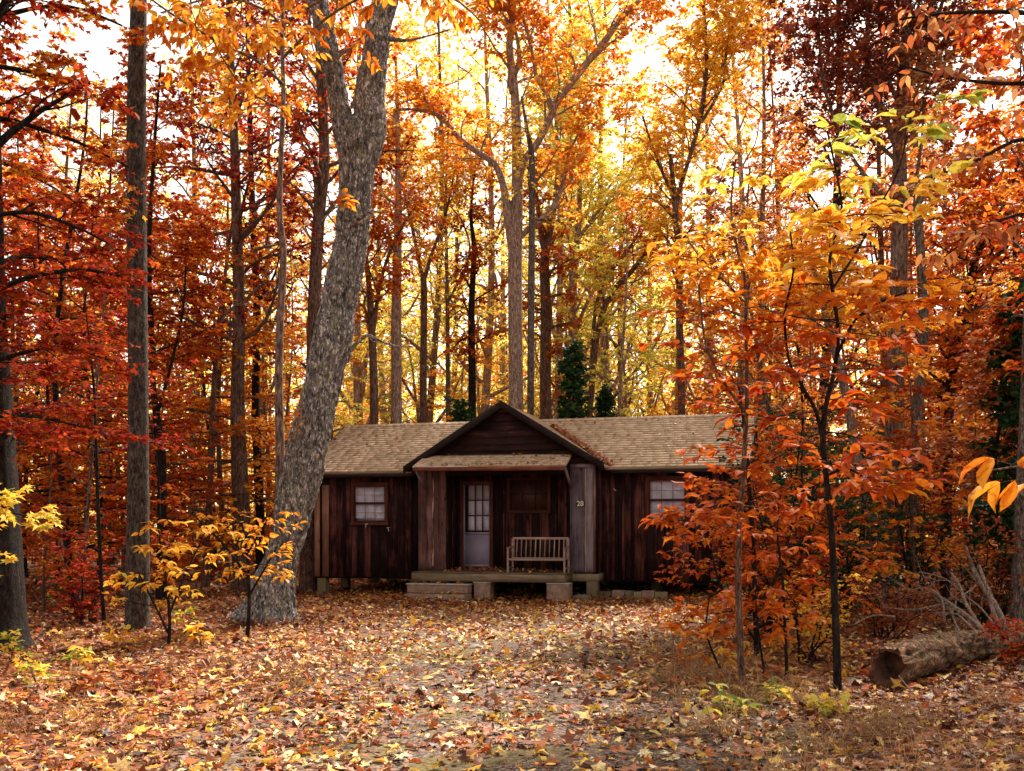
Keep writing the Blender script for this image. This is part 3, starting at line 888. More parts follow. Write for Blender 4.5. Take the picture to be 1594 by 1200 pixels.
shingle_face(roof, (RL1, 2 * RVv - EV, EZ), (-1, 0, 0), (0, -S_[1], S_[2]), lambda s: (0, RL1 - RL0), 22, Sl / 22)
u = RL0
while u < RL1:                                                 # ridge caps
    e = min(u + .2, RL1); r = roof.rng.random()
    roof.slab([(u, RVv - .13, RZ - .045), (e + .02, RVv - .13, RZ - .05), (e + .02, RVv, RZ + .026), (u, RVv, RZ + .03)], .012, r)
    roof.slab([(e + .02, RVv + .13, RZ - .05), (u, RVv + .13, RZ - .045), (u, RVv, RZ + .03), (e + .02, RVv, RZ + .026)], .012, r)
    u = e
# porch gable roof
vpk = EV + (GP[1] - EZ) / ((RZ - EZ) / (RVv - EV))
ga = .24
gl = math.hypot(GH, GP[1] - GE)
for sg in (-1, 1):
    ue = GP[0] + sg * GH
    A, B, C, D = (ue, -ga, GE), (ue, EV + .02, GE), (GP[0], vpk + .1, GP[1]), (GP[0], -ga, GP[1])
    roof.slab([A, B, C, D] if sg > 0 else [D, C, B, A], .05, 0)
    rows = 22; ex = gl / rows
    Uv = (0, 1, 0) if sg > 0 else (0, 1, 0)
    Sv = (-sg * GH / gl, 0, (GP[1] - GE) / gl)
    f = lambda s: (0, (EV + ga) + (vpk - EV) * s / gl)
    if sg > 0: shingle_face(roof, A, (0, 1, 0), Sv, f, rows, ex)
    else: shingle_face(roof, (ue, 0, GE), (0, -1, 0), Sv, lambda s: (-(EV) - (vpk - EV) * s / gl, ga), rows, ex)
ro = roof.build("roof", M_SHINGLE, cabin)
# fascia, rake boards
mb = MB(42)
mb.box(RL0 + .01, -2.36, EV - .015, EV + .012, EZ - .13, EZ - .055); mb.build("fascia", M_FASCIA, cabin)
mb = MB(48); mb.box(2.30, RL1 - .01, EV - .015, EV + .012, EZ - .13, EZ - .055)
mb.build("fascia", M_FASCIA, cabin)
for uu in (RL0 - .012, RL1 - .012):
    mb = MB(43)
    for q in (1, -1):
        v0, v1 = (EV, RVv) if q > 0 else (2 * RVv - EV, RVv)
        mb.hexa([(uu, v0, EZ - .14), (uu + .024, v0, EZ - .14), (uu + .024, v1, RZ - .14), (uu, v1, RZ - .14),
                 (uu, v0, EZ + .015), (uu + .024, v0, EZ + .015), (uu + .024, v1, RZ + .015), (uu, v1, RZ + .015)])
    mb.build("rake_board", M_FASCIA, cabin)
    mb = MB(44)                                                  # end gable walls
    k = (RZ - EZ) / (RVv - EV); uw = UL if uu < 0 else UR
    zz = ZT
    while zz < RZ - .2:
        h = .16; a = (RZ - .06 - zz) / k; b = (RZ - .06 - zz - h) / k
        mb.hexa([(uw - .02, RVv - a, zz), (uw + .02, RVv - a, zz), (uw + .02, RVv + a, zz), (uw - .02, RVv + a, zz),
                 (uw - .02, RVv - b, zz + h), (uw + .02, RVv - b, zz + h), (uw + .02, RVv + b, zz + h), (uw - .02, RVv + b, zz + h)])
        zz += h
    mb.build("end_gable", M_GABLE, cabin)
for sg in (-1, 1):
    mb = MB(45)
    ue = GP[0] + sg * (GH + .02)
    P = [(ue, -ga - .024, GE - .11), (GP[0], -ga - .024, GP[1] - .10), (GP[0], -ga - .002, GP[1] - .10), (ue, -ga - .002, GE - .11),
         (ue, -ga - .024, GE + .058), (GP[0], -ga - .024, GP[1] + .066), (GP[0], -ga - .002, GP[1] + .066), (ue, -ga - .002, GE + .058)]
    mb.hexa(P); mb.build("rake_board", M_FASCIA, cabin)
    mb = MB(47)
    ue = GP[0] + sg * GH
    nx_, nz_ = sg * (GP[1] - GE) / gl * .055, GH / gl * .055
    P = [(ue - nx_ , -ga, GE - nz_), (GP[0] - nx_, -ga, GP[1] - nz_), (GP[0] - nx_, .0, GP[1] - nz_), (ue - nx_, 0.0, GE - nz_)]
    mb.hexa([(p[0], p[1], p[2] - .015) for p in P] + P); mb.build("soffit", M_FASCIA, cabin)
# dark boards closing the small triangles outside the wing under the porch gable's eaves
mb = MB(46)
mb.box(WL - .2, WL - .03, .02, .06, 2.80, 2.92); mb.box(WR + .035, WR + .24, .02, .06, 2.80, 2.90)
mb.box(WL, WR, -.028, -.0, 2.962, 3.0, .3)
mb.box(PL - .02, PR + .02, -.01, .05, 2.72, 2.975, .2)
mb.build("header", M_FASCIA, cabin)

# little shed roof over the porch
sb0, sb1 = -1.86, 1.53
sr = MB(51)
pA, pB, pC, pD = (sb0 - .10, -.72, 2.90), (sb1 - .0, -.72, 2.87), (sb1, -.045, 3.17), (sb0 + .02, -.045, 3.19)
sr.slab([pA, pB, pC, pD], .03, 0)
sll = math.hypot(.675, .28)
shingle_face(sr, pA, norm(np.array(pB) - np.array(pA)), norm(np.array(pC) - np.array(pB)), lambda s: (0.01 + .10 * s, sb1 - sb0 + .085), 5, sll / 5 * .93)
sr.build("porch_roof", M_SHINGLE, cabin)
mb = MB(52)
mb.hexa([(sb0 - .09, -.735, 2.80), (sb1 - .01, -.735, 2.77), (sb1 - .01, -.70, 2.77), (sb0 - .09, -.70, 2.80), (sb0 - .09, -.735, 2.885), (sb1 - .01, -.735, 2.855), (sb1 - .01, -.70, 2.855), (sb0 - .09, -.70, 2.885)])
for i in range(5):
    uu = sb0 + .1 + i * .78
    mb.bar((uu, -.69, 2.83), (uu, -.04, 3.09), .04, h=.07)
mb.build("porch_roof_frame", M_SHEDTRIM, cabin)
mb = MB(53); mb.hexa([(sb0 - .1, -.742, 2.885), (sb0 + 1.2, -.742, 2.874), (sb0 + 1.2, -.72, 2.874), (sb0 - .1, -.72, 2.885), (sb0 - .1, -.742, 2.90), (sb0 + 1.2, -.742, 2.888), (sb0 + 1.2, -.72, 2.888), (sb0 - .1, -.72, 2.90)]); mb.build("drip_edge", M_WHITE, cabin)
for uu in (sb0 - .04, sb1 - .03):
    mb = MB(54); mb.bar((uu, -.66, 2.82), (uu, -.045, 2.42), .045, h=.05); mb.build("brace", M_PANEL2, cabin)

# porch floor, deck and beams
mb = MB(61)
v = -.78
while v < RV - .02:
    e = min(v + mb.rng.uniform(.12, .15), RV)
    uu0, uu1 = (-1.95, 1.53) if v < -.04 else (WL + .01, WR - .01)
    mb.box(uu0 - .01, uu1 + mb.rng.uniform(0, .015), v + .003, e - .003, ZD - .035, ZD - .002 + mb.rng.uniform(-.004, .002))
    v = e
mb.build("deck", M_DECK, cabin)
mb = MB(62); mb.box(-1.95, 1.52, -.80, -.755, Z0 - .0, ZD - .036); mb.build("deck_beam", M_DECK, cabin)
mb = MB(63); mb.box(1.48, 1.52, -.75, -.02, Z0, ZD - .04); mb.box(-1.95, -1.91, -.75, -.02, Z0, ZD - .04)
mb.box(WL, WR + .09, -.015, .03, Z0, ZD - .04); mb.box(WR + .04, WR + .09, .03, .72, Z0, ZD - .04)
mb.build("deck_beam", M_POST, cabin)
mb = MB(64); mb.box(UL + .02, UR - .02, VM + .02, VB - .02, Z0 - .05, Z0 + .04); mb.box(WL + .02, WR - .02, .05, VM, Z0 - .03, Z0 + .04); mb.build("floor_frame", M_BLACK, cabin)
mb = MB(65); mb.box(-2.3, UR - .05, VB - .1, VB - .05, -.1, Z0 - .05); mb.build("crawlspace_light_block", M_BLACK, cabin)  # added wall under the rear, blocks light from behind so the crawlspace stays dark
def pier(u0, u1, v0, v1, zt, mat, cap=False, zb=-.3):
    b = MB(int(abs(u0) * 100)); b.box(u0, u1, v0, v1, zb, zt, j=.003)
    o = b.build("pier", mat, cabin, .008)
    if cap:
        b = MB(7); b.box(u0 - .012, u1 + .012, v0 - .012, v1, zt, zt + .022); b.build("cap", M_CONCCAP, o)
pier(UL + .02, UL + .24, VM + .02, VM + .24, Z0 - .05, M_POST)
pier(UL + .05, UL + .25, 2.0, 2.2, Z0 - .05, M_POST)
pier(UL + .35, UL + .55, 4.4, 4.6, Z0 - .05, M_POST)
pier(-2.9, -2.7, 2.2, 2.4, Z0 - .05, M_POST)
pier(WR - .17, WR + .08, -.02, .18, Z0 - .002, M_POST)
pier(1.14, 1.62, -.82, -.46, Z0 - .03, M_CONC, True)
pier(-.50, -.14, -.80, -.44, Z0 - .03, M_CONC, True)
pier(2.9, 3.1, 2.4, 2.6, Z0 - .05, M_POST)
pier(4.7, 4.92, VM + .1, VM + .3, Z0 - .05, M_POST)

# windows
def window(u0, u1, z0, z1, v):
    w = MB(71)
    f = .075
    w.box(u0, u0 + f, v - .055, v + .03, z0, z1); w.box(u1 - f, u1, v - .055, v + .03, z0, z1)
    w.box(u0 + f, u1 - f, v - .055, v + .03, z1 - f, z1); w.box(u0 - .02, u1 + .02, v - .075, v + .03, z0 - .005, z0 + .06)
    win = w.build("window", M_REDTRIM, cabin, .004)
    zm = (z0 + z1) / 2 - .01
    for (a, b, vv) in ((zm, z1 - f, v - .03), (z0 + .06, zm + .03, v - .005)):
        m = MB(72)
        uu0, uu1 = u0 + f, u1 - f
        m.box(uu0, uu0 + .028, vv, vv + .025, a, b); m.box(uu1 - .028, uu1, vv, vv + .025, a, b)
        m.box(uu0 + .028, uu1 - .028, vv, vv + .025, b - .035, b); m.box(uu0 + .028, uu1 - .028, vv, vv + .025, a, a + .05)
        sash = m.build("sash", M_REDTRIM, win)
        m = MB(73)
        for i in (1, 2):
            q = uu0 + .028 + (uu1 - uu0 - .056) * i / 3
            m.box(q - .006, q + .006, vv + .006, vv + .018, a + .035, b - .03)
        q = (a + b) / 2
        m.box(uu0 + .028, uu1 - .028, vv + .005, vv + .017, q - .006, q + .006)
        m.build("muntin", simple_mat("muntin_grey", (.20, .16, .19), .7, .1, 5), win)
        m = MB(74); m.box(uu0 + .02, uu1 - .02, vv + .019, vv + .022, a + .03, b - .025); m.build("pane", M_GLASS, win)
    # gathered curtain behind the panes
    n = 60
    uu = np.linspace(u0 + .05, u1 - .05, n)
    vv = v + .060 + .006 * np.sin(uu * 55) + .004 * np.sin(uu * 23 + 1)
    V = np.concatenate([np.stack([uu, vv, np.full(n, z0 + .16)], -1), np.stack([uu, vv, np.full(n, z1 - .02)], -1)])
    i = np.arange(n - 1)
    link("curtain", make_mesh("curtain", V, [np.stack([i, i + 1, i + n + 1, i + n], -1)], True), M_CURTAIN, win)
    m = MB(75); m.box(u0 + .04, u1 - .04, v + .10, v + .11, z0 - .05, z1); m.build("blind", M_CURTAIN, win)
    return win
window(*W1, VM - .03); window(*W2, VM - .03)
for (u, z, a) in ((-3.68, 1.585, .5), (-3.12, 1.50, -.5)):
    mb = MB(76); mb.bar((u, VM - .11, z + .045), (u - .04 * a, VM - .11, z - .045), .02, h=.02); mb.bar((u - .03, VM - .12, z + .04), (u + .04, VM - .12, z + .05), .018); mb.build("cleat", M_CLEAT, cabin)
mb = MB(77); mb.bar((2.3, VM - .05, 2.42), (2.36, VM - .05, 2.37), .018); mb.build("cleat", M_CLEAT, cabin)

# door with its screen
u0, u1, z0, z1 = DOOR
d = MB(81)
d.box(u0 - .02, u0 + .055, RV - .06, RV + .03, z0, z1); d.box(u1 - .055, u1 + .03, RV - .06, RV + .03, z0, z1); d.box(u0 + .055, u1 - .055, RV - .06, RV + .03, z1 - .09, z1); d.box(u0 + .055, u1 - .055, RV - .06, RV + .03, z0, z0 + .05)
door = d.build("door", M_REDTRIM, cabin, .004)
a, b = u0 + .055, u1 - .055
d = MB(82); d.box(a, b, RV - .02, RV - .012, z0 + .05, 1.38, .5); d.build("screen_panel", M_SCREEN, door)
d = MB(83)
d.box(a + .0, a + .035, RV - .03, RV - .005, z0 + .05, z1 - .09); d.box(b - .02, b, RV - .03, RV - .005, z0 + .05, z1 - .09)
d.box(a + .035, b - .02, RV - .03, RV - .005, 1.385, 1.44); d.box(a + .035, b - .02, RV - .03, RV - .005, z0 + .05, z0 + .10)
d.build("screen_frame", M_SCREEN, door)
ga0, gb0, zb0, zt0 = a + .10, b - .0, 1.47, z1 - .09
d = MB(84); d.box(a, b, RV + .02, RV + .03, z0 + .05, zt0, .5); d.build("door_panel", M_BLACK, door)
d = MB(85)
for i in range(4):
    q = ga0 + (gb0 - ga0) * i / 3
    d.box(q - .016, q + .016, RV + .0, RV + .014, zb0, zt0)
for i in range(4):
    q = zb0 + (zt0 - zb0) * i / 3
    d.box(ga0, gb0, RV - .001, RV + .013, q - .014, q + .014)
d.build("muntin", M_REDTRIM, door)
for i in range(3):
    for j in range(3):
        c, e = ga0 + (gb0 - ga0) * i / 3 + .016, ga0 + (gb0 - ga0) * (i + 1) / 3 - .016
        g, h = zb0 + (zt0 - zb0) * j / 3 + .014, zb0 + (zt0 - zb0) * (j + 1) / 3 - .014
        d = MB(86); d.box(c, e, RV + .006, RV + .010, g, h); d.build("pane", M_CURTAIN if j < 2 else M_CURTAIN2, door)
d = MB(87); d.bar((a + .03, RV - .05, 1.5), (a + .03, RV - .05, 1.56), .018); d.build("handle", M_PLAQUE, door)
# dark window on the porch wall
u0, u1, z0, z1 = WP
d = MB(91)
d.box(u0 - .03, u1 + .03, RV - .075, RV - .02, z0 - .07, z0); d.box(u0 - .03, u0 + .04, RV - .065, RV - .02, z0, z1); d.box(u1 - .04, u1 + .03, RV - .065, RV - .02, z0, z1); d.box(u0 + .04, u1 - .04, RV - .065, RV - .02, z1 - .05, z1)
pw = d.build("window", M_DIMTRIM, cabin, .004)
d = MB(92); d.box(u0 + .04, u1 - .04, RV - .02, RV - .012, z0, z1 - .05); d.build("pane", M_DARKGLASS, pw)
d = MB(93)
for i in (1, 2):
    q = u0 + (u1 - u0) * i / 3; d.box(q - .01, q + .01, RV - .04, RV - .022, z0, z1 - .05)
d.box(u0 + .04, u1 - .04, RV - .042, RV - .024, (z0 + z1) / 2 - .01, (z0 + z1) / 2 + .01); d.build("muntin", M_WALL, pw)

# number plaque
d = MB(95); d.box(1.60, 1.80, -.046, -.035, 2.0, 2.13, .5); pq = d.build("number_plaque", M_PLAQUE, cabin)
tx = bpy.data.curves.new("number", 'FONT'); tx.body = "28"; tx.size = .155; tx.extrude = .002; tx.align_x = 'CENTER'; tx.align_y = 'CENTER'; tx.offset = .004
tx.materials.append(M_WHITE)
t0 = bpy.data.objects.new("number_text", tx); COL.objects.link(t0)
me = bpy.data.meshes.new_from_object(t0.evaluated_get(bpy.context.evaluated_depsgraph_get()))
bpy.data.objects.remove(t0)
to = link("number", me, M_CLEAT, pq)
to.location = (1.70, -.0495, 2.066); to.rotation_euler = (radians(90), 0, 0)

# leaves lying on the roof, the porch floor and the steps
def scatter_leaves(name, P, Nrm, size, rng, label, mat=M_LITTER, rnd=None, T=T_MAPLE):
    n = len(P)
    D = rng.normal(0, 1, (n, 3)); D[:, 2] *= .2
    Nn = np.array(Nrm)[None] + rng.normal(0, .35, (n, 3))
    D = norm(D - Nn * (D * Nn).sum(1, keepdims=True) / (Nn * Nn).sum(1, keepdims=True))
    V, F, c = leaf_arrays(rng, P, D, Nn, rng.uniform(size[0], size[1], n), T, .8)
    r = rng.uniform(0, 1, n) if rnd is None else rnd(n, rng)
    o = link(name, leaf_mesh(name, [(V, F, c, r)]), mat)
    setprops(o, label=label, cat="leaves", kind='stuff')
    return o
rng = np.random.default_rng(77)
P = []
k = (RZ - EZ) / (RVv - EV)
for i in range(1500):                                             # in the valley right of the porch gable
    t = rng.uniform(0, 1) ** .8 * .78
    w = EZ + .02 + (GP[1] - EZ) * t
    uval = GP[0] + GH * (1 - (w - GE) / (GP[1] - GE))
    off = abs(rng.normal(0, .07)) * (1.1 - .6 * t)
    v = EV + (w - EZ) / k
    P.append(cab(uval + off, v, w + .035 + rng.uniform(0, .07) * math.exp(-off * 8)))
for i in range(260):
    s = rng.uniform(0, 1); P.append(cab(rng.uniform(RL0, RL1), EV + s * (RVv - EV), EZ + s * (RZ - EZ) + .04))
scatter_leaves("roof_leaves", np.array(P), (0, -.5, .87), (.05, .11), rng, "orange and brown leaves heaped in the roof valley beside the porch gable", rnd=lambda n, r: np.clip(r.normal(.52, .16, n), 0, 1))
P = [cab(rng.uniform(sb0, sb1), -.72 + .5 * rng.uniform(0, 1) ** 2.5, 0) for i in range(170)]
P = np.array(P)
for p in P:
    pass
lv = []
for i in range(190):
    t = rng.uniform(0, 1) ** 2.2
    lv.append(cab(rng.uniform(sb0, sb1), -.71 + .66 * t, 2.895 + .28 * t + .02))
scatter_leaves("porch_roof_leaves", np.array(lv), (0, -.3, .95), (.05, .10), rng, "thin line of dry leaves along the edge of the little porch roof", rnd=lambda n, r: np.clip(r.normal(.6, .2, n), 0, 1))
lv = [cab(rng.uniform(-1.3, 1.4) if rng.uniform() < .5 else rng.uniform(-1.25, -.2), -.75 + 1.6 * rng.uniform(0, 1) ** .8, ZD + .02 + rng.uniform(0, .03)) for i in range(300)]
lv = [p for p in lv]
scatter_leaves("porch_leaves", np.array(lv), (0, 0, 1), (.05, .11), rng, "red and brown leaves scattered on the porch boards by the door", rnd=lambda n, r: np.clip(r.normal(.5, .22, n), 0, 1))

# concrete steps
st = empty("concrete_steps", tuple(cab(-1.22, -1.1, 0)), -TH, "two low concrete steps with leaves on them, in front of the cabin door", "steps")
b = MB(101); b.box(-.68, .68, -.28, .30, -.2, .115, j=.006); b.build("lower_step", M_CONC, st, .02)
b = MB(102); b.box(-.72, .68, -.0, .29, .12, .30, j=.004); b.build("upper_step", M_CONC, st, .015)
b = MB(103); b.box(-.74, .70, -.02, .28, .302, .325); b.build("upper_cap", M_CONCCAP, st, .004)
lv = []
for i in range(90):
    u, q = rng.uniform(-.55, .6), rng.uniform(0, 1)
    lv.append(cab(-1.22 + u, -1.1 + (rng.uniform(-.25, -.02) if q < .55 else rng.uniform(0, .25)), (.13 if q < .55 else .34) + rng.uniform(0, .02)))
scatter_leaves("step_leaves", np.array(lv), (0, 0, 1), (.05, .11), rng, "yellow and brown leaves lying on the concrete steps", rnd=lambda n, r: np.clip(r.normal(.6, .22, n), 0, 1))
# row of old blocks on the ground right of the porch
bb = empty("block_row", tuple(cab(2.7, .45, 0)), -TH, "low row of mossy brown blocks on the ground under the right half of the cabin", "blocks")
uu = -.75
rr = random.Random(4)
while uu < .75:
    w = rr.uniform(.16, .30); b = MB(int(uu * 100) + 500); b.box(uu, uu + w - .012, -.09, .09, -.1, .15 + rr.uniform(-.02, .02), j=.008); b.build("block", M_POST if rr.random() < .5 else M_CONC, bb, .008); uu += w
# a flat rock beside the right pier
rkv = np.random.default_rng(5)
th = np.linspace(0, 2 * pi, 14, endpoint=False); V = []
for zz, s in ((-.05, 1.0), (.05, 1.0), (.10, .75), (.12, .3)):
    for t in th: V.append((.22 * s * cos(t) * (1 + .15 * sin(3 * t)), .15 * s * sin(t) * (1 + .2 * cos(2 * t)), zz + rkv.uniform(-.01, .01)))
F = [[r * 14 + i, r * 14 + (i + 1) % 14, (r + 1) * 14 + (i + 1) % 14, (r + 1) * 14 + i] for r in range(3) for i in range(14)]
F3 = [[42, 42 + i, 42 + i + 1] for i in range(1, 13)]
o = link("rock", make_mesh("rock", np.array(V), [np.array(F3), np.array(F)], True), simple_mat("mossy_rock", (.12, .10, .06), .9, .4, 12, bump=.5), None, tuple(cab(1.85, -.55, 0)))
setprops(o, "flat mossy rock on the leaves beside the right concrete pier", "rock")

# bench on the porch
bn = empty("bench", tuple(cab(.20, -.62, ZD)), -TH, "low wooden slatted bench on the cabin porch in front of the dark window", "bench")
BW, BD = 1.30, .42
b = MB(110)
b.bar((.0 + .02, .40, .74), (BW - .02, .40, .74), .035, h=.05, up=(0, 0, 1))
b.bar((.02, .33, .30), (BW - .02, .33, .30), .03, h=.05)
b.box(-.02 + .02, .06, .36, .42, .30, .74); b.box(BW - .06, BW, .36, .42, .30, .74)
bk = b.build("backrest", M_BENCH, bn, .004)
for i in range(11):
    q = .12 + (BW - .24) * i / 10
    b = MB(120 + i); b.bar((q, .335, .32), (q, .40, .72), .022, h=.03, up=(0, 1, 0)); b.build("back_slat", M_BENCH, bn)
b = MB(140)
for i in range(5): b.box(.02, BW - .02, -.0 + i * .075, .06 + i * .075, .285, .305)
b.box(.0, BW, -.03, -.005, .262, .302)
b.build("seat", M_BENCH, bn, .003)
for i, (q, v0) in enumerate(((.0, -.02), (BW - .04, -.02), (.0, .38), (BW - .04, .38))):
    b = MB(150 + i); b.box(q, q + .04, v0, v0 + .04, 0, .52 if v0 < 0 else .30); b.build("leg", M_BENCH, bn, .003)
for q in (.02, BW - .02):
    b = MB(160); b.bar((q, -.05, .53), (q, .40, .56), .05, h=.025); b.build("armrest", M_BENCH, bn, .004)
    b = MB(161); b.bar((q, -.0, .10), (q, .40, .10), .025, h=.03); b.build("stretcher", M_BENCH, bn)

# ------------------------------------------------------------------ the leaning forked oak
def build_oak():
    Y = 16.8
    rows = [(975, 366, 472), (940, 384, 463), (913, 390, 463), (870, 410, 466), (827, 422, 479), (783, 428, 490), (740, 438, 502), (697, 446, 511), (653, 457, 520),
            (610, 470, 529), (567, 479, 540), (530, 487, 550), (515, 488, 553), (480, 497, 553), (458, 500, 559), (417, 509, 567), (375, 519, 573), (333, 525, 577), (292, 528, 581), (250, 526, 586), (222, 522, 593), (200, 524, 590), (184, 532, 578)]
    left = [(262, 530, 566), (215, 520, 558), (187, 515, 550), (154, 511, 542), (125, 506, 536), (83, 496, 530), (42, 489, 520), (0, 478, 510), (-80, 455, 492), (-220, 420, 452), (-420, 380, 402), (-560, 365, 377)]
    right = [(262, 540, 584), (215, 545, 598), (187, 548, 603), (154, 550, 601), (125, 556, 603), (83, 566, 606), (42, 571, 609), (0, 586, 622), (-80, 604, 640), (-220, 640, 670), (-420, 690, 712), (-560, 720, 732)]
    V, F, off = [], [], 0
    def limb(rw, nl, nk, seed, bend):
        nonlocal off
        a = np.array([[*px((l + r) / 2, y, Y), (r - l) / 2 / FPX * Y] for y, l, r in rw])
        q = resample(a, nl)
        c, R = q[:, :3].copy(), q[:, 3] * .93
        c[:, 1] += bend * np.linspace(0, 1, nl) ** 1.5
        T = np.gradient(c, axis=0); T = norm(T)
        A = norm(np.cross(T, np.array([[0, 1., 0]]))); B = np.cross(A, T)
        th = np.linspace(0, 2 * pi, nk, endpoint=False)
        rad = R[:, None] * np.ones(nk)[None]
        hz = c[:, 2:3] - c[0, 2]
        if seed == 1:                                   # root flare with buttresses
            fl = np.exp(-hz / .28)
            rad = rad * (1 + fl * (.22 * np.cos(3 * th + .6)[None] + .16 * np.cos(5 * th + 2)[None] + .14))
            for (zc, tc, am) in ((4.45, 2.7, .05), (4.5, .6, .05), (6.45, 1.4, .04)):   # scars
                rad = rad + am * np.exp(-((c[:, 2:3] - zc) / .12) ** 2) * np.exp(-(np.angle(np.exp(1j * (th[None] - tc))) / .6) ** 2)
        dirs = np.cos(th)[None, :, None] * A[:, None] + np.sin(th)[None, :, None] * B[:, None]
        s = np.cumsum(np.r_[0, np.linalg.norm(np.diff(c, axis=0), axis=1)])
        arc = dirs * R.mean() / .33
        sp = np.stack([arc[..., 0] * 12.0 + 3, arc[..., 1] * 12.0, np.broadcast_to(s[:, None] * 2.8, rad.shape)], -1)
        wv = np.stack([arc[..., 0] * 2, arc[..., 1] * 2, np.broadcast_to(s[:, None] * 1.2, rad.shape)], -1)
        sp = sp + (vnoise(wv, 3)[..., None] - .5) * 2.2
        n1 = 1 - np.abs(2 * vnoise(sp, seed) - 1)
        sp2 = sp * np.array([2.1, 2.1, 2.6]) + 7
        n2 = 1 - np.abs(2 * vnoise(sp2, seed + 5) - 1)
        n3 = vnoise(sp * 5.1, seed + 9)
        big = vnoise(wv * .7, seed + 2) - .5
        rad = rad - .048 * np.clip(n1 - .45, 0, 1) ** 1.0 * 1.5 - .022 * n2 + .014 * n3 + .05 * big * np.minimum(1, R[:, None] / .3) + .018
        P = c[:, None] + rad[..., None] * dirs
        if seed == 1:
            P[0, :, 2] -= .25
        V.append(P.reshape(-1, 3))
        i = (np.arange(nl - 1) * nk)[:, None]; j = np.arange(nk)[None]; j2 = (j + 1) % nk
        F.append(np.stack([i + j, i + j2, i + nk + j2, i + nk + j], -1).reshape(-1, 4) + off)
        off += nl * nk
        return c, R
    c0, R0 = limb(rows, 560, 150, 1, 0)
    c1, R1 = limb(left, 240, 90, 11, .5)
    c2, R2 = limb(right, 240, 96, 12, -.3)
    t = Tree(5)
    t.W.append((np.concatenate(V), np.concatenate(F)))
    # stubs and small branches seen on the trunk
    def p(x, y, r, dy=0): return (*px(x, y, Y + dy), r)
    t.path([p(545, 352, .05, -.2), p(562, 338, .032, -.45), p(578, 330, .024, -.55), p(605, 330, .010, -.6)], k=6)
    t.path([p(575, 331, .015, -.55), p(584, 322, .006, -.6)], k=5)
    t.path([p(545, 545, .045), p(560, 530, .028, -.1), p(573, 522, .026, -.2), p(600, 534, .018, -.3), p(630, 540, .012, -.35), p(652, 537, .005, -.4)], k=6)
    t.path([p(573, 522, .018, -.2), p(582, 532, .010, -.25), p(596, 528, .004, -.3)], k=5)
    t.path([p(518, 118, .020, -.3), p(527, 88, .026, -.5), p(548, 74, .020, -.6), p(570, 56, .014, -.9), p(600, 10, .008, -1.0)], k=6)
    t.path([p(606, 60, .05), p(640, 62, .02, -.5), p(700, 46, .012, -.7)], k=6)
    tw = []
    for c, R in ((c1, R1), (c2, R2)):
        lim = (c[None, ::8], R[None, ::8])
        b = t.spawn(lim, 12, .35, .98, (35, 70), (2.0, 4.0), n=8, up=.05, rr=.35, k=5)
        b2 = t.spawn(b, 6, .25, .95, (30, 60), (.8, 1.6), n=6, k=4, up=0)
        tw.append(b2)
    for b2 in tw:
        t3 = t.spawn(b2, 4, .2, .95, (25, 60), (.3, .6), n=4, k=3)
        t.leaves(t3, 6, (.10, .16), T=T_OAKLF)
    # short orange sprays hanging against the trunk
    s1 = t.path([p(500, 345, .012, -.5), p(520, 322, .008, -.6), p(536, 318, .004, -.7)], k=4)
    s2 = t.spawn(s1, 3, .5, 1, (20, 50), (.2, .4), n=4, k=3); t.leaves(s2, 7, (.12, .2), T=T_OVAL)
    s1 = t.path([p(440, 700, .012, -.4), p(460, 675, .008, -.6), p(470, 640, .004, -.7)], k=4)
    s2 = t.spawn(s1, 6, .2, 1, (20, 70), (.3, .5), n=4, k=3); t.leaves(s2, 5, (.06, .10), T=T_MAPLE)
    t.build("oak_tree", "massive leaning oak with a forked trunk and grey plated bark, rooted left of the cabin", "tree", BK_OAK, LM('orange'), base=px(418, 972, Y))
build_oak()

# ------------------------------------------------------------------ traced trees
def traced(seed, name, label, Y, paths, bark, leafk, crown=None, k=9, group=None, n=None, wob=.0, size=(.09, .15), T=T_QUAD, lv=9, extra=None, cat="tree"):
    """paths: lists of (x, y, width_px[, dy]) in photo pixels; crown: list of (path index, n branches, f0, f1, length range, angle, up)"""
    t = Tree(seed)
    limbs = []
    for i, P in enumerate(paths):
        rows = []
        for q in P:
            dy = q[3] if len(q) > 3 else 0
            rows.append((*px(q[0], q[1], Y + dy), q[2] / 2 / FPX * Y))
        if i == 0:
            x, y, z, r = rows[0]
            g = float(gz(x, y)); rows[0] = (x, y, min(z, g - .05) if z < .6 else z, r)
        limbs.append(t.path(rows, n=n or max(10, len(rows) * 5), k=k if i == 0 else max(5, k - 3), wob=wob))
    if paths and limbs[0][0][0, 0, 2] > .3:                # foot hidden in the photo: carry the trunk down to the ground
        p = limbs[0][0][0, 0]; r = limbs[0][1][0, 0]
        g = float(gz(p[0], p[1]))
        t.path([(p[0], p[1], g - .1, r * 1.35), (p[0], p[1], g + .25, r * 1.12), (p[0], p[1], p[2] * .5, r * 1.04), (p[0], p[1], p[2] + .01, r)], k=k)
    for (pi_, nb, f0, f1, ln, ang, up) in (crown or []):
        b1 = t.spawn(limbs[pi_], nb, f0, f1, ang, ln, n=8, up=up, wander=.14, rr=.42, k=5, rmax=.06)
        b2 = t.spawn(b1, 6, .2, .97, (30, 65), (ln[0] * .35, ln[1] * .45), n=5, k=3, up=.02, flat=.25)
        b3 = t.spawn(b2, 4, .2, 1.0, (25, 65), (.25, .6), n=4, k=3, up=0, flat=.3)
        t.leaves(b3, lv, size, T=T)
        t.leaves(b2, max(3, lv // 2), size, T=T)
    if extra: extra(t, limbs)
    b = limbs[0][0][0, 0]
    return t.build(name, label, cat, bark, leafk if leafk is None else LM(leafk), group, base=(b[0], b[1], float(gz(b[0], b[1]))))

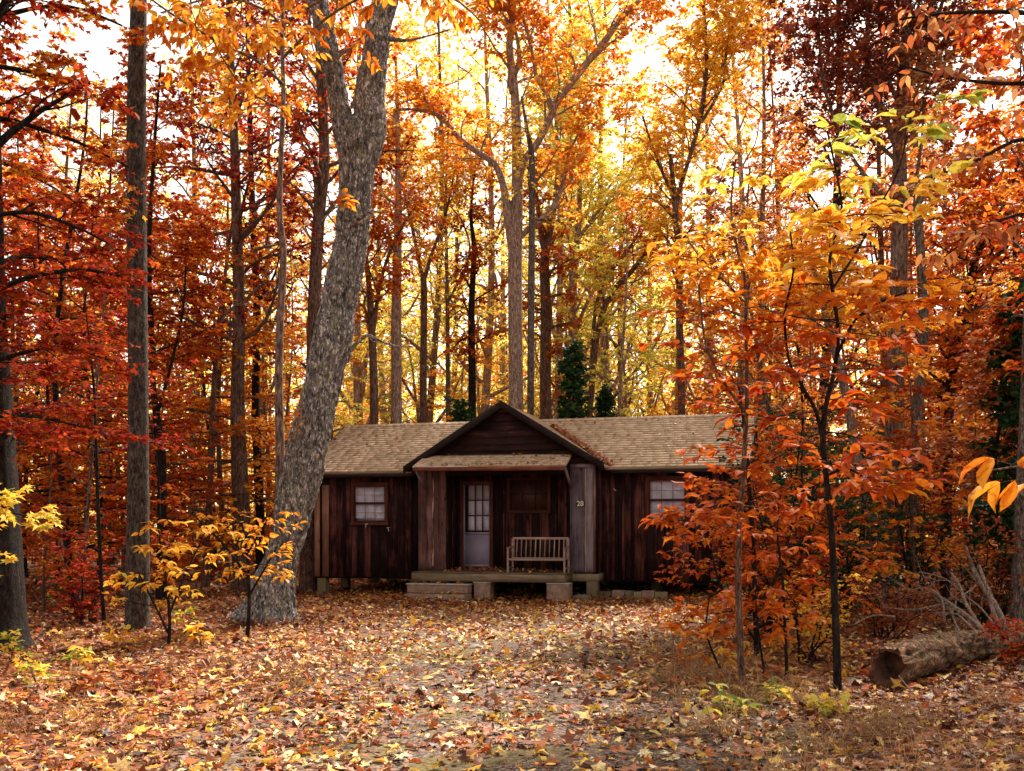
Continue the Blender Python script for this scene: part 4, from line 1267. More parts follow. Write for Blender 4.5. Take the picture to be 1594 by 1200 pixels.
UPW = (30, 60)
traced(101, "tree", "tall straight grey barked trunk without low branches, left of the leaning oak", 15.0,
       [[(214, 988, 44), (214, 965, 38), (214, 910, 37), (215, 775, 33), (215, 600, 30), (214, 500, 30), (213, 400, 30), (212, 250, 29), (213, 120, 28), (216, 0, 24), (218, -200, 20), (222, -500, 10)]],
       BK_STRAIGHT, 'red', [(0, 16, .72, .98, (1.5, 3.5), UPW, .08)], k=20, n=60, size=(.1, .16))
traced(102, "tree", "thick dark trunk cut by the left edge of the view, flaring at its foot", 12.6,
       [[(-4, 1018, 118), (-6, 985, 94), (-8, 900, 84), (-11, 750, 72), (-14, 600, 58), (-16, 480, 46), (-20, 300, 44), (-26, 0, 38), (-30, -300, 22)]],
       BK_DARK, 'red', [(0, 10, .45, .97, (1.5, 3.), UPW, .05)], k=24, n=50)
def big_leaf_boughs(t, limbs):
    # low boughs of large golden leaves that hang in front of the oak's fork
    for pts in ([(440, 130, 5, -1), (400, 95, 4, -2), (350, 70, 3.5, -2.8), (280, 30, 3, -3.6), (230, -5, 2, -4)],
                [(440, 90, 5, -1), (470, 60, 4, -2), (520, 20, 3.5, -2.9), (580, -10, 3, -3.4), (660, -20, 2, -3.6)],
                [(440, 170, 4, -.6), (400, 150, 3, -1.6), (365, 120, 2.5, -2.2), (330, 60, 2, -2.6)],
                [(439, 40, 5, -1), (500, 0, 4, -2.4), (600, -30, 3.5, -3.1), (700, -5, 3, -3.4), (745, 30, 2, -3.6)],
                [(440, 60, 5, -1), (430, 30, 4, -2.2), (400, 10, 3.5, -3), (340, -5, 3, -3.4), (250, 20, 2, -3.9)],
                ):
        l = t.path([(*px(a, b, 18 + d), w / 2 / FPX * 18) for a, b, w, d in pts], k=5)
        b1 = t.spawn(l, 11, .15, 1, (30, 75), (.8, 1.5), n=6, k=4, up=0, rmax=.012)
        b2 = t.spawn(b1, 3, .3, 1, (25, 60), (.25, .5), n=4, k=3, up=-.05)
        t.leaves(b2, 7, (.11, .19), T=T_OVAL, droop=.4, tilt=.6, hang=.15)
        t.leaves(b1, 8, (.11, .19), T=T_OVAL, droop=.4, tilt=.6, hang=.15)
traced(103, "hickory_tree", "slender pale trunk left of the leaning oak, its boughs full of big golden leaves", 18.4,
       [[(430, 900, 15), (434, 780, 14), (436, 700, 14), (434, 600, 13), (436, 500, 12), (441, 400, 11), (435, 330, 10), (437, 250, 8), (441, 150, 7), (439, 50, 6), (441, -20, 5), (445, -150, 3)]],
       BK_TAN, 'gold', None, k=10, n=50, extra=big_leaf_boughs, size=(.15, .22), T=T_OVAL)
traced(104, "tree", "reddish trunk close behind the leaning oak, half hidden by it, with scarlet leaves", 26,
       [[(480, 800, 26), (486, 620, 22), (490, 450, 20), (497, 330, 19), (505, 250, 17), (500, 130, 15), (495, 0, 12), (490, -200, 6)]],
       BK_BROWN, 'red', [(0, 30, .40, .97, (2., 3.6), UPW, .06)], k=12, n=40)
traced(105, "tree", "brown trunk wrapped in deep red foliage between the tall straight trunk and the oak", 26,
       [[(376, 800, 27), (370, 640, 22), (372, 480, 18), (368, 330, 16), (364, 200, 13), (358, 60, 11), (355, -100, 8), (352, -250, 4)]],
       BK_BROWN, 'crimson', [(0, 44, .22, .97, (1.8, 4.), (50, 85), .02)], k=10, n=40)
traced(106, "tree", "thinner dark trunk just right of the red wrapped trunk, with red orange foliage", 31,
       [[(405, 800, 14), (398, 640, 13), (400, 480, 12), (393, 330, 10), (388, 150, 8), (384, 0, 5)]],
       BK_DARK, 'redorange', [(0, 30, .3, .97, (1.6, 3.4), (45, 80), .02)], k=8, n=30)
traced(107, "tree", "grey trunk rising behind the left end of the cabin roof, with a sparse orange top", 31,
       [[(617, 700, 18), (617, 600, 17), (617, 480, 16), (619, 380, 13), (620, 300, 11), (619, 200, 7), (616, 90, 4)]],
       BK_PALE, 'gold', [(0, 20, .45, .98, (1.4, 2.8), UPW, .08)], k=10, n=36, lv=6)
traced(108, "tree", "slim tree behind the roof that splits in a narrow Y halfway up", 33,
       [[(659, 700, 12), (659, 580, 11), (660, 450, 10), (657, 425, 9)], [(658, 435, 7), (645, 370, 6), (634, 320, 5), (622, 265, 4), (612, 200, 2)],
        [(659, 440, 7), (672, 395, 6), (690, 345, 5), (700, 305, 4), (712, 240, 2)]],
       BK_BROWN, 'gold', [(1, 12, .3, 1, (1.2, 2.4), UPW, .08), (2, 12, .3, 1, (1.2, 2.4), UPW, .08)], k=8, n=24, lv=7)
traced(109, "tree", "broad grey trunk above the gable with wide curving limbs and a light orange crown", 31,
       [[(803, 700, 25), (803, 600, 23), (802, 480, 22), (802, 400, 22), (805, 300, 18), (804, 200, 15), (800, 130, 13), (793, 70, 11), (800, 0, 8), (806, -120, 4)],
        [(801, 400, 17), (792, 340, 16), (786, 300, 12), (772, 258, 10), (745, 238, 9), (715, 215, 8), (690, 185, 7), (670, 175, 6), (640, 170, 5), (612, 172, 3)],
        [(802, 375, 10), (825, 355, 9), (855, 330, 9), (875, 290, 7), (885, 240, 5), (905, 200, 3)],
        [(805, 300, 10), (816, 250, 11), (835, 225, 11), (858, 180, 11), (866, 160, 11), (900, 115, 11), (940, 65, 10), (975, 20, 8), (1020, -20, 5)],
        [(862, 168, 8), (850, 145, 7), (835, 120, 6), (828, 80, 5), (815, 30, 4), (800, -30, 3)],
        [(672, 176, 5), (660, 150, 4), (650, 120, 4), (648, 100, 2)],
        [(800, 120, 8), (808, 90, 7), (803, 50, 5), (790, 0, 3)]],
       BK_PALE, 'gold', [(0, 12, .6, 1, (1.5, 3.2), UPW, .05), (1, 12, .4, 1, (1.0, 2.2), UPW, .08), (2, 9, .3, 1, (1.0, 2.2), UPW, .05), (3, 18, .2, 1, (1.4, 3.), UPW, .05), (4, 12, .2, 1, (1.2, 2.4), UPW, .05), (6, 9, .2, 1, (1.2, 2.4), UPW, .05)],
       k=12, n=44, lv=6, size=(.12, .19))
traced(110, "tree", "slim straight trunk standing right beside the broad grey trunk above the gable", 30,
       [[(826, 700, 12), (826, 600, 11), (827, 450, 11), (828, 330, 10), (828, 245, 10), (820, 200, 6), (812, 150, 3)]],
       BK_GREY, 'lime', [(0, 8, .6, 1, (1.0, 2.0), UPW, .05)], k=9, n=30, lv=5)
traced(111, "tree", "trunk behind the small cedar, draped with red leaves halfway up", 36,
       [[(852, 700, 20), (849, 600, 18), (850, 480, 17), (848, 400, 15), (862, 330, 9), (868, 260, 5)], [(849, 400, 10), (838, 330, 8), (832, 260, 4)]],
       BK_BROWN, 'redorange', [(0, 16, .25, .8, (1.0, 2.2), (60, 90), 0), (1, 8, .3, 1, (1.0, 2.0), UPW, .05)], k=9, n=30)
traced(112, "tree", "airy lime yellow tree right of the centre, with thin upswept limbs", 40,
       [[(893, 700, 13), (892, 560, 12), (890, 450, 11), (900, 360, 10), (903, 280, 7), (908, 200, 5), (915, 60, 3)], [(895, 380, 7), (930, 330, 5), (965, 300, 4), (990, 250, 2)], [(899, 365, 6), (880, 300, 4), (872, 220, 3), (880, 120, 2)],
        [(893, 520, 6), (930, 440, 6), (970, 400, 5), (1010, 380, 3)]],
       BK_PALE, 'pale', [(0, 30, .4, 1, (1.6, 3.4), UPW, .08), (1, 12, .2, 1, (1.4, 2.8), UPW, .08), (2, 14, .2, 1, (1.4, 2.8), UPW, .08), (3, 10, .3, 1, (1.4, 2.6), UPW, .08)], k=8, n=30, lv=9, size=(.11, .17))
traced(113, "tree", "thin dark trunk behind the right half of the roof with an orange tan crown", 32,
       [[(1061, 700, 12), (1061, 600, 12), (1058, 500, 11), (1057, 400, 11), (1050, 310, 9), (1044, 240, 6)], [(1050, 320, 7), (1075, 240, 7), (1090, 180, 8), (1100, 100, 6), (1095, 0, 4)], [(1049, 310, 6), (1020, 240, 4), (1000, 180, 3)], [(1092, 190, 6), (1125, 130, 5), (1133, 60, 4), (1160, 0, 3)]],
       BK_BROWN, 'gold', [(0, 12, .5, 1, (1.4, 2.8), UPW, .06), (1, 22, .2, 1, (1.6, 3.2), UPW, .06), (2, 10, .2, 1, (1.2, 2.4), UPW, .06), (3, 16, .2, 1, (1.4, 2.8), UPW, .06)], k=9, n=30, lv=8, size=(.11, .18))
traced(114, "tree", "leaning dark limbed tree behind the right roof, its branches sweeping up rightwards", 35,
       [[(918, 640, 10), (930, 520, 9), (950, 460, 9), (985, 420, 8), (1015, 380, 6), (1040, 320, 4)], [(920, 600, 7), (925, 500, 6), (940, 440, 5), (990, 370, 4), (1000, 330, 2)]],
       BK_BROWN, 'orange', [(0, 12, .4, 1, (1.2, 2.4), UPW, .06), (1, 10, .4, 1, (1.2, 2.4), UPW, .06)], k=7, n=30)
traced(115, "tree", "stout pale trunk in the right woods, vines on its bark and a dark maroon crown", 22,
       [[(1381, 900, 34), (1386, 820, 31), (1392, 720, 31), (1393, 600, 28), (1397, 500, 27), (1400, 400, 25), (1401, 300, 23), (1400, 200, 19), (1408, 90, 15), (1414, -40, 11), (1416, -220, 6)],
        [(1400, 240, 12), (1370, 160, 9), (1350, 90, 8), (1352, 0, 6), (1345, -90, 3)], [(1403, 160, 9), (1440, 80, 8), (1465, 10, 6), (1480, -60, 3)], [(1398, 330, 8), (1330, 250, 6), (1290, 160, 5), (1275, 60, 4), (1280, -40, 2)]],
       BK_TAN, 'maroon', [(0, 46, .58, 1, (1.5, 3.0), (35, 80), .03), (1, 30, .2, 1, (1.2, 2.6), (35, 75), .03), (2, 24, .2, 1, (1.2, 2.4), (35, 75), .03), (3, 30, .25, 1, (1.2, 2.6), (35, 75), .03)], k=14, n=60, lv=9, size=(.08, .13))
traced(116, "tree", "narrow grey trunk right of the stout pale one, bent near the top", 21,
       [[(1417, 900, 19), (1422, 760, 17), (1428, 640, 17), (1437, 520, 15), (1435, 430, 14), (1430, 350, 13), (1428, 320, 12), (1440, 292, 12), (1452, 276, 10), (1462, 262, 5)], [(1428, 325, 8), (1426, 290, 6), (1436, 200, 4), (1438, 100, 2)]],
       BK_GREY, 'copper', [(1, 10, .3, 1, (.8, 1.6), UPW, .03)], k=10, n=44, lv=4)
traced(117, "tree", "dark curving tree near the right edge, forking into two bowed limbs with orange leaves", 22,
       [[(1470, 900, 17), (1474, 760, 16), (1478, 620, 15), (1486, 540, 15), (1508, 475, 13), (1515, 420, 12), (1525, 385, 10), (1548, 350, 8), (1570, 300, 6), (1590, 240, 4)], [(1512, 450, 9), (1535, 415, 8), (1565, 385, 7), (1600, 350, 5), (1650, 300, 3)]],
       BK_DARK, 'redorange', [(0, 34, .4, 1, (1.4, 2.8), (40, 80), .04), (1, 20, .2, 1, (1.4, 2.8), (40, 80), .04)], k=9, n=44, lv=9, size=(.08, .14))
traced(118, "tree", "straight thin brown trunk left of the stout pale one in the right woods", 27,
       [[(1372, 850, 14), (1375, 700, 12), (1376, 560, 11), (1372, 420, 10), (1368, 250, 7), (1366, 80, 4)]],
       BK_BROWN, 'orange', [(0, 26, .35, 1, (1.4, 2.8), (40, 80), .04)], k=8, n=30)
traced(119, "tree", "pale smooth trunk leaning left behind the green holly", 20,
       [[(1350, 800, 17), (1335, 720, 16), (1318, 620, 14), (1298, 540, 12), (1280, 470, 9), (1262, 400, 5)]],
       BK_TAN, 'gold', [(0, 12, .6, 1, (1.0, 2.0), UPW, .04)], k=9, n=24)
traced(120, "tree", "mottled trunk at the right edge of the view behind the end of the log", 14.2,
       [[(1580, 985, 34), (1583, 940, 27), (1590, 850, 24), (1592, 760, 20), (1598, 600, 17), (1602, 400, 14), (1600, 100, 10), (1600, -200, 5)]],
       BK_GREY, 'redorange', [(0, 20, .3, 1, (1.0, 2.2), (40, 80), .04)], k=12, n=40)
traced(121, "tree", "bent dark sapling trunk at the right edge above the brush pile", 15.5,
       [[(1578, 960, 12), (1582, 880, 11), (1570, 820, 10), (1556, 780, 9), (1548, 720, 7), (1560, 640, 5), (1570, 560, 3)]],
       BK_DARK, 'rust', [(0, 12, .5, 1, (.7, 1.5), (40, 80), .04)], k=7, n=30, lv=6)
traced(122, "maple_sapling", "thin nearly black stem with flat scarlet leaf sprays, left of the tall straight trunk", 15.8,
       [[(163, 978, 7), (158, 900, 6.5), (153, 800, 6), (150, 700, 5), (146, 600, 4), (138, 520, 2.5), (128, 440, 1.5)]],
       BK_DARK, 'crimson', None, k=7, n=30,
       extra=lambda t, l: (lambda b: (lambda c: (t.leaves(c, 7, (.07, .11), T=T_MAPLE, droop=.15), t.leaves(b, 5, (.07, .11), T=T_MAPLE, droop=.15)))(t.spawn(b, 7, .3, 1, (25, 60), (.25, .6), n=4, k=3, flat=.7, up=0)))(t.spawn(l[0], 22, .5, 1, (60, 95), (.9, 2.2), n=7, k=4, flat=.6, up=.03)))
traced(123, "tree", "dark trunk rising just behind the tall straight trunk, with orange leaves", 22,
       [[(250, 900, 17), (252, 780, 15), (250, 690, 14), (240, 620, 10), (236, 520, 9), (232, 400, 8), (238, 260, 6), (250, 100, 3)], [(246, 640, 6), (268, 560, 5), (285, 480, 4), (290, 380, 3)]],
       BK_DARK, 'redorange', [(0, 20, .4, 1, (1.2, 2.4), (45, 85), .03), (1, 10, .3, 1, (1.2, 2.), (40, 80), .03)], k=8, n=30)
traced(124, "tree", "branch laden grey trunk behind the gap between oak and roof", 29,
       [[(582, 700, 14), (582, 600, 13), (578, 500, 11), (572, 420, 8), (560, 340, 6), (570, 240, 3)], [(580, 520, 8), (592, 440, 6), (612, 380, 5), (640, 330, 2)]],
       BK_BROWN, 'orange', [(0, 14, .35, 1, (1.2, 2.2), UPW, .04), (1, 10, .2, 1, (1.0, 2.2), UPW, .04)], k=8, n=30)
traced(125, "tree", "dark trunk with reddish leaves between the narrow Y and the broad grey trunk", 34,
       [[(735, 700, 13), (735, 600, 12), (734, 480, 10), (738, 390, 8), (733, 330, 5), (742, 240, 3)]],
       BK_DARK, 'redorange', [(0, 18, .25, 1, (1.0, 2.0), (45, 85), .03)], k=8, n=26)
traced(126, "tree", "thin grey trunk with yellow leaves just right of the narrow Y", 38,
       [[(698, 700, 8), (697, 560, 7), (696, 440, 6), (694, 300, 4), (700, 160, 2)], [(697, 470, 5), (730, 400, 4), (722, 350, 3), (700, 320, 2)]],
       BK_GREY, 'yellow', [(0, 20, .3, 1, (1.2, 2.4), UPW, .05)], k=7, n=26)

# ------------------------------------------------------------------ saplings, boughs and bushes near the camera
leaf_mat("leaf_wild", .5, 1.0, 0.0, trans=.42, clump=.02, rough=.6, spots=True)
LEAF_WILD = LEAF["leaf_wild"]
WZ = 0.0
def by_height(tab, jit=.06):
    zs, ts = zip(*tab)
    return lambda p, rng: np.clip(np.interp(p[:, 2], zs, ts) + rng.normal(0, jit, len(p)), 0, 1)

def pts(Y, *a):
    return [(*px(q[0], q[1], Y + (q[3] if len(q) > 3 else 0)), q[2] / 2 / FPX * Y) for q in a]

PAW = [(0.0, .40), (1.6, .40), (2.3, .36), (2.9, .34), (3.3, .38), (3.6, .50), (4.0, .62), (4.4, .70), (4.8, .79), (5.2, .87)]
def flat_sapling(seed, name, label, Y, stems, bark, per=(20, 4), length=(.5, 1.1), size=(.14, .26), f=(.2, 1.0), tab=PAW, nl=(6, 5), T=T_OVAL, dens=None, flat=.45, cat="sapling", k=8, droop=.2, up=.02, jit=.07, tilt=.35):
    t = Tree(seed)
    for i, st in enumerate(stems):
        l = t.path(pts(Y, *st), n=max(12, 5 * len(st)), k=k)
        b = t.spawn(l, per[0] if i == 0 else max(4, per[0] // 2), f[0] if i == 0 else .25, f[1], (55, 85), length, n=6, k=4, flat=flat, up=up, rmax=.008, minr=.003, wander=.12)
        c = t.spawn(b, per[1], .25, 1.0, (30, 60), (.15, .4), n=4, k=3, flat=flat, up=0, minr=.002)
        R = by_height(tab, jit)
        t.leaves(c, nl[0], size, T=T, droop=droop, rnd=R, f0=.4, curl=.6, tilt=tilt)
        t.leaves(b, nl[1], size, T=T, droop=droop, rnd=R, f0=.3, curl=.6, tilt=tilt)
    p = t.W[0][0][:k].mean(0)
    return t.build(name, label, cat, bark, LEAF_WILD, base=(p[0], p[1], float(gz(p[0], p[1]))), crown='leaves', stem='stem')

flat_sapling(201, "sapling", "sapling before the cabin's right window, red orange leaves low and lime ones on top", 9.7,
    [[(1156, 1080, 12), (1152, 1000, 11), (1149, 900, 10), (1151, 820, 9), (1157, 740, 8), (1161, 660, 7), (1163, 600, 6), (1161, 520, 5), (1160, 440, 5), (1146, 380, 4), (1138, 320, 3), (1145, 250, 2.5)],
     [(1160, 640, 5), (1130, 600, 4, -.2), (1100, 540, 3, -.3), (1090, 470, 3, -.4), (1085, 400, 2, -.5)],
     [(1158, 470, 4), (1120, 430, 3), (1090, 400, 3, .2), (1068, 370, 2, .3)],
     [(1152, 830, 6), (1130, 815, 4, -.2), (1090, 800, 3, -.4), (1060, 805, 2, -.5)]],
    BK_BROWN, per=(25, 3), length=(.3, .85), size=(.085, .16), f=(.28, 1.0), nl=(4, 5), k=8, flat=.6, droop=.1, tilt=.28)
flat_sapling(202, "sapling", "taller dark stemmed sapling left of the log, gold and lime leaves above red ones", 9.6,
    [[(1304, 1078, 13), (1302, 1000, 12), (1298, 900, 11), (1294, 820, 10), (1286, 740, 9), (1281, 690, 9), (1284, 640, 8), (1298, 580, 7), (1305, 520, 6), (1296, 450, 6), (1292, 400, 5), (1310, 330, 4), (1302, 270, 3.5), (1288, 205, 3)],
     [(1281, 690, 6), (1270, 640, 6), (1248, 600, 5), (1228, 560, 4, -.1), (1222, 490, 4, -.2), (1235, 420, 3, -.3), (1230, 360, 2, -.3)],
     [(1300, 560, 5), (1330, 500, 4, -.3), (1370, 470, 3, -.5), (1410, 455, 3, -.7)],
     [(1296, 450, 4), (1340, 380, 4, .2), (1370, 320, 3, .3), (1400, 260, 3, .3), (1420, 170, 2, .3)],
     [(1286, 740, 5), (1320, 730, 4, -.2), (1350, 745, 3, -.3), (1385, 750, 2, -.4)]],
    BK_DARK, per=(27, 3), length=(.45, 1.15), size=(.11, .23), f=(.40, 1.0), nl=(3, 4), k=9, flat=.6, droop=.1, tilt=.28)
flat_sapling(203, "sapling", "small orange leaved sapling between the two tall saplings, low by the ground", 10.3,
    [[(1225, 1050, 6), (1222, 980, 5), (1218, 900, 4), (1210, 830, 3), (1215, 770, 2)], [(1190, 1045, 4), (1180, 980, 3), (1176, 920, 2)], [(1120, 1040, 4), (1100, 985, 3), (1104, 930, 2)]],
    BK_DARK, per=(16, 3), length=(.3, .7), size=(.09, .15), f=(.2, 1), tab=[(0, .42), (.5, .46), (1, .40), (1.6, .38)], nl=(4, 4), k=6)
flat_sapling(208, "beech_sapling", "dense low tree of small rusty orange leaves hiding the cabin's right corner", 12.2,
    [[(1178, 1030, 10), (1176, 950, 9), (1172, 850, 8), (1166, 760, 7), (1160, 680, 5), (1150, 600, 3)], [(1177, 960, 6), (1215, 880, 5), (1235, 800, 4), (1240, 730, 3), (1250, 660, 2)], [(1178, 1000, 5), (1130, 930, 4), (1112, 880, 3), (1105, 840, 2)], [(1176, 980, 5), (1240, 940, 4), (1290, 890, 3), (1320, 850, 2)]],
    BK_DARK, per=(30, 5), length=(.4, 1.1), size=(.065, .11), f=(.12, 1), tab=[(0, .46), (.7, .36), (1.5, .40), (2.5, .36), (3.2, .44)], nl=(6, 6), k=7, jit=.10, droop=.15)
flat_sapling(204, "sapling", "hanging fan of big tan yellow leaves reaching in from the right edge", 5.0,
    [[(1800, 1300, 14), (1790, 1100, 12), (1770, 900, 10), (1730, 790, 8), (1680, 740, 6), (1620, 725, 4), (1570, 728, 3), (1530, 735, 2)]],
    BK_BROWN, per=(5, 2), length=(.12, .3), size=(.14, .24), f=(.72, 1), tab=[(0, .52), (3, .52)], nl=(2, 2), k=7, droop=.6)
flat_sapling(205, "maple_sapling", "pale yellow maple leaves reaching in from the left edge over the dark trunk", 8.0,
    [[(-160, 1150, 12), (-150, 1000, 10), (-120, 880, 8), (-70, 800, 6), (-20, 795, 4), (30, 800, 3), (70, 812, 2)],
     [(-120, 880, 5), (-60, 820, 4), (-20, 780, 3), (20, 765, 2)], [(-130, 930, 5), (-60, 880, 4), (-10, 862, 2)]],
    BK_DARK, per=(12, 2), length=(.15, .35), size=(.09, .14), f=(.55, 1), tab=[(0, .80), (1.3, .80), (3, .74)], nl=(4, 4), T=T_MAPLE7, k=7)
flat_sapling(206, "sapling", "low yellow orange layered bush standing in front of the tall straight trunk", 13.2,
    [[(262, 1010, 6), (264, 960, 5), (258, 900, 4), (250, 850, 3), (246, 815, 2)], [(262, 960, 4), (290, 890, 3), (310, 850, 2), (322, 820, 2)], [(262, 985, 4), (235, 930, 3), (215, 890, 2)]],
    BK_DARK, per=(11, 3), length=(.3, .8), size=(.09, .15), f=(.45, 1), tab=[(0, .64), (.6, .70), (1.2, .68), (2, .6)], nl=(3, 3), k=6, flat=.6)
flat_sapling(207, "sapling", "orange and gold layered bush leaning against the foot of the oak", 14.4,
    [[(385, 995, 7), (388, 940, 6), (386, 880, 5), (380, 830, 4), (372, 800, 2)], [(388, 900, 5), (350, 850, 4), (320, 820, 3), (300, 800, 2)], [(386, 860, 4), (410, 820, 3), (425, 795, 2)], [(386, 930, 4), (415, 880, 3), (432, 850, 2)]],
    BK_DARK, per=(12, 3), length=(.3, .9), size=(.085, .14), f=(.45, 1), tab=[(0, .54), (.6, .60), (1.2, .64), (2, .56)], nl=(3, 3), k=6, flat=.6)

def maple_spray(t, l, n=20, ln=(.8, 2.0), size=(.07, .11), f0=.25, T=T_MAPLE, nl=8, flat=.6, per=7, droop=.2):
    b = t.spawn(l, n, f0, 1, (55, 90), ln, n=7, k=4, flat=flat, up=.0, rmax=.014)
    c = t.spawn(b, per, .2, 1, (25, 60), (.3, .7), n=4, k=3, flat=flat, up=0)
    t.leaves(c, nl, size, T=T, droop=droop); t.leaves(b, nl, size, T=T, droop=droop)
    return b
def edge_tree(seed, name, label, Y, trunk, limbs, bark, leafk, **kw):
    t = Tree(seed)
    l = t.path(pts(Y, *trunk), n=30, k=10)
    for lb in limbs:
        m = t.path(pts(Y, *lb), n=16, k=6)
        maple_spray(t, m, **kw)
    p = t.W[0][0][:10].mean(0)
    return t.build(name, label, "tree", bark, LM(leafk) if isinstance(leafk, str) else leafk, base=(p[0], p[1], float(gz(p[0], p[1]))))
edge_tree(211, "maple_tree", "maple reaching in from the left edge with layered dark red leaf sprays above head height", 12.0,
    [(-190, 1030, 34), (-185, 800, 28), (-180, 500, 24), (-170, 200, 20), (-150, -100, 14)],
    [[(-182, 560, 14), (-80, 500, 10), (20, 440, 8), (120, 420, 6), (190, 430, 4)], [(-182, 640, 12), (-90, 600, 9), (0, 560, 7), (90, 540, 5), (170, 560, 3)], [(-178, 430, 12), (-80, 360, 9), (30, 330, 7), (110, 350, 5), (170, 380, 3)],
     [(-183, 720, 10), (-110, 680, 8), (-20, 650, 6), (60, 650, 4), (150, 670, 3)]],
    BK_DARK, 'crimson', n=15, ln=(.5, 1.3), nl=8, size=(.07, .12))
edge_tree(212, "maple_tree", "upper left corner tree with bare dark limbs and mixed green and red leaves", 13.5,
    [(-230, 1000, 36), (-225, 700, 30), (-210, 400, 24), (-190, 100, 20), (-170, -200, 14)],
    [[(-212, 260, 16), (-100, 190, 12), (0, 185, 9), (60, 200, 7), (130, 225, 5), (200, 260, 3)], [(-205, 170, 12), (-90, 60, 9), (20, 20, 7), (110, 10, 5), (190, 40, 3)], [(-212, 300, 12), (-110, 260, 8), (-10, 250, 6), (80, 290, 4), (150, 340, 3)], [(-200, 120, 12), (-60, 100, 9), (40, 110, 7), (140, 130, 5)]],
    BK_DARK, 'mixed', n=13, ln=(.5, 1.3), nl=6, size=(.08, .13))
edge_tree(213, "beech_tree", "upper right corner bough with drooping tan leaves on dark twigs", 11.0,
    [(1860, 1060, 34), (1855, 700, 28), (1850, 400, 24), (1840, 150, 20), (1830, -200, 12)],
    [[(1846, 250, 12), (1740, 150, 10), (1640, 130, 8), (1560, 130, 6), (1470, 120, 4), (1400, 100, 3)], [(1848, 330, 12), (1720, 240, 9), (1600, 215, 7), (1520, 250, 5), (1440, 280, 3)], [(1844, 120, 12), (1700, 40, 9), (1590, 20, 7), (1480, 20, 5), (1400, 30, 3)],
     [(1848, 380, 10), (1720, 350, 7), (1620, 330, 5), (1540, 350, 4), (1470, 400, 2)]],
    BK_DARK, 'tan', n=9, ln=(.4, 1.0), nl=4, size=(.10, .17), T=T_OVAL, per=3, droop=.8)
edge_tree(214, "maple_tree", "overhanging orange bough at the top right with its trunk beyond the right edge", 16.0,
    [(1790, 980, 36), (1785, 700, 30), (1780, 400, 24), (1770, 100, 20), (1760, -200, 14)],
    [[(1780, 560, 12), (1700, 480, 9), (1640, 440, 7), (1590, 430, 5), (1540, 450, 3)], [(1776, 430, 12), (1690, 340, 9), (1620, 300, 7), (1560, 290, 5)], [(1782, 640, 12), (1700, 600, 8), (1640, 590, 6), (1590, 600, 3)]],
    BK_DARK, 'orange', n=12, ln=(.5, 1.3), nl=8)

def bush(seed, name, label, x, y, h, w, leafk, bark=BK_DARK, nst=7, size=(.05, .08), n2=14, nl=9, T=T_QUAD, cat="shrub", group=None):
    t = Tree(seed); rng = t.rng
    P, R = [], []
    for i in range(nst):
        a = rng.uniform(0, 2 * pi); s = rng.uniform(.25, 1.0) * w * .5; hh = h * rng.uniform(.65, 1.0)
        tt = np.linspace(0, 1, 7)
        P.append(np.stack([.08 * cos(a) + s * cos(a) * tt ** 1.4 + rng.normal(0, .04, 7), .08 * sin(a) + s * sin(a) * tt ** 1.4 + rng.normal(0, .04, 7), -.06 + hh * tt], -1))
        R.append(np.linspace(.018, .004, 7) * (h / 2) ** .5)
    P, R = np.array(P), np.array(R)
    t.wood(P, R, 5)
    b = t.spawn((P, R), n2, .15, 1, (40, 80), (h * .16, h * .34), n=5, k=3, flat=.3, up=.02)
    c = t.spawn(b, 4, .3, 1, (30, 60), (.12, .3), n=3, k=3, flat=.3, up=0)
    t.leaves(c, nl, size, T=T, tilt=.6); t.leaves(b, nl // 2, size, T=T, tilt=.6)
    e = t.build(name, label, cat, bark, LM(leafk), group, base=(0, 0, 0), crown='leaves', stem='stem')
    e.location = (x, y, float(gz(x, y)))
    return e
hx = lambda p, Y: (p - CX) / FPX * Y
bush(221, "holly", "dark green holly between the two tall saplings, half hidden by their leaves", hx(1235, 16), 16.0, 3.6, 2.4, 'holly', size=(.05, .09), n2=18, nst=9)
bush(222, "holly", "green holly behind the taller sapling, in front of the pale leaning trunk", hx(1320, 17.5), 17.5, 3.0, 2.6, 'holly', size=(.05, .09), n2=16, nst=9)
bush(223, "holly", "low green holly at the cabin's right end beside its wall", hx(1165, 17.5), 17.5, 2.2, 1.8, 'holly', size=(.05, .08), n2=12, nst=6)
bush(224, "holly", "dark green bush beside the stout pale trunk in the right woods", hx(1425, 19.5), 19.5, 2.8, 2.4, 'holly', size=(.05, .09), n2=12, nst=8)
bush(225, "shrub", "yellow green leafy shrub at the foot of the small orange sapling", hx(1255, 11.6), 11.6, 1.1, 1.2, 'gold', size=(.04, .07), n2=8, nst=6, nl=5)
bush(226, "shrub", "low shrub with rusty leaves behind the far end of the log", hx(1540, 14.5), 14.5, 1.7, 1.8, 'rust', size=(.05, .08), n2=10, nst=9, nl=4)
bush(227, "shrub", "red leaved shrub at the right edge beside the end of the log", hx(1600, 10.9), 10.9, .6, .7, 'red', size=(.05, .08), n2=7, nst=4, nl=4)
bush(228, "shrub", "brown red shrub right of the cabin behind the red saplings", hx(1200, 14), 14.0, 2.6, 2.4, 'redorange', size=(.06, .10), n2=14, nst=10, nl=7)
bush(229, "shrub", "orange shrub on the leaf bed between the holly and the brush pile", hx(1380, 14.2), 14.2, 1.0, 1.5, 'rust', size=(.05, .08), n2=9, nst=8, nl=4)

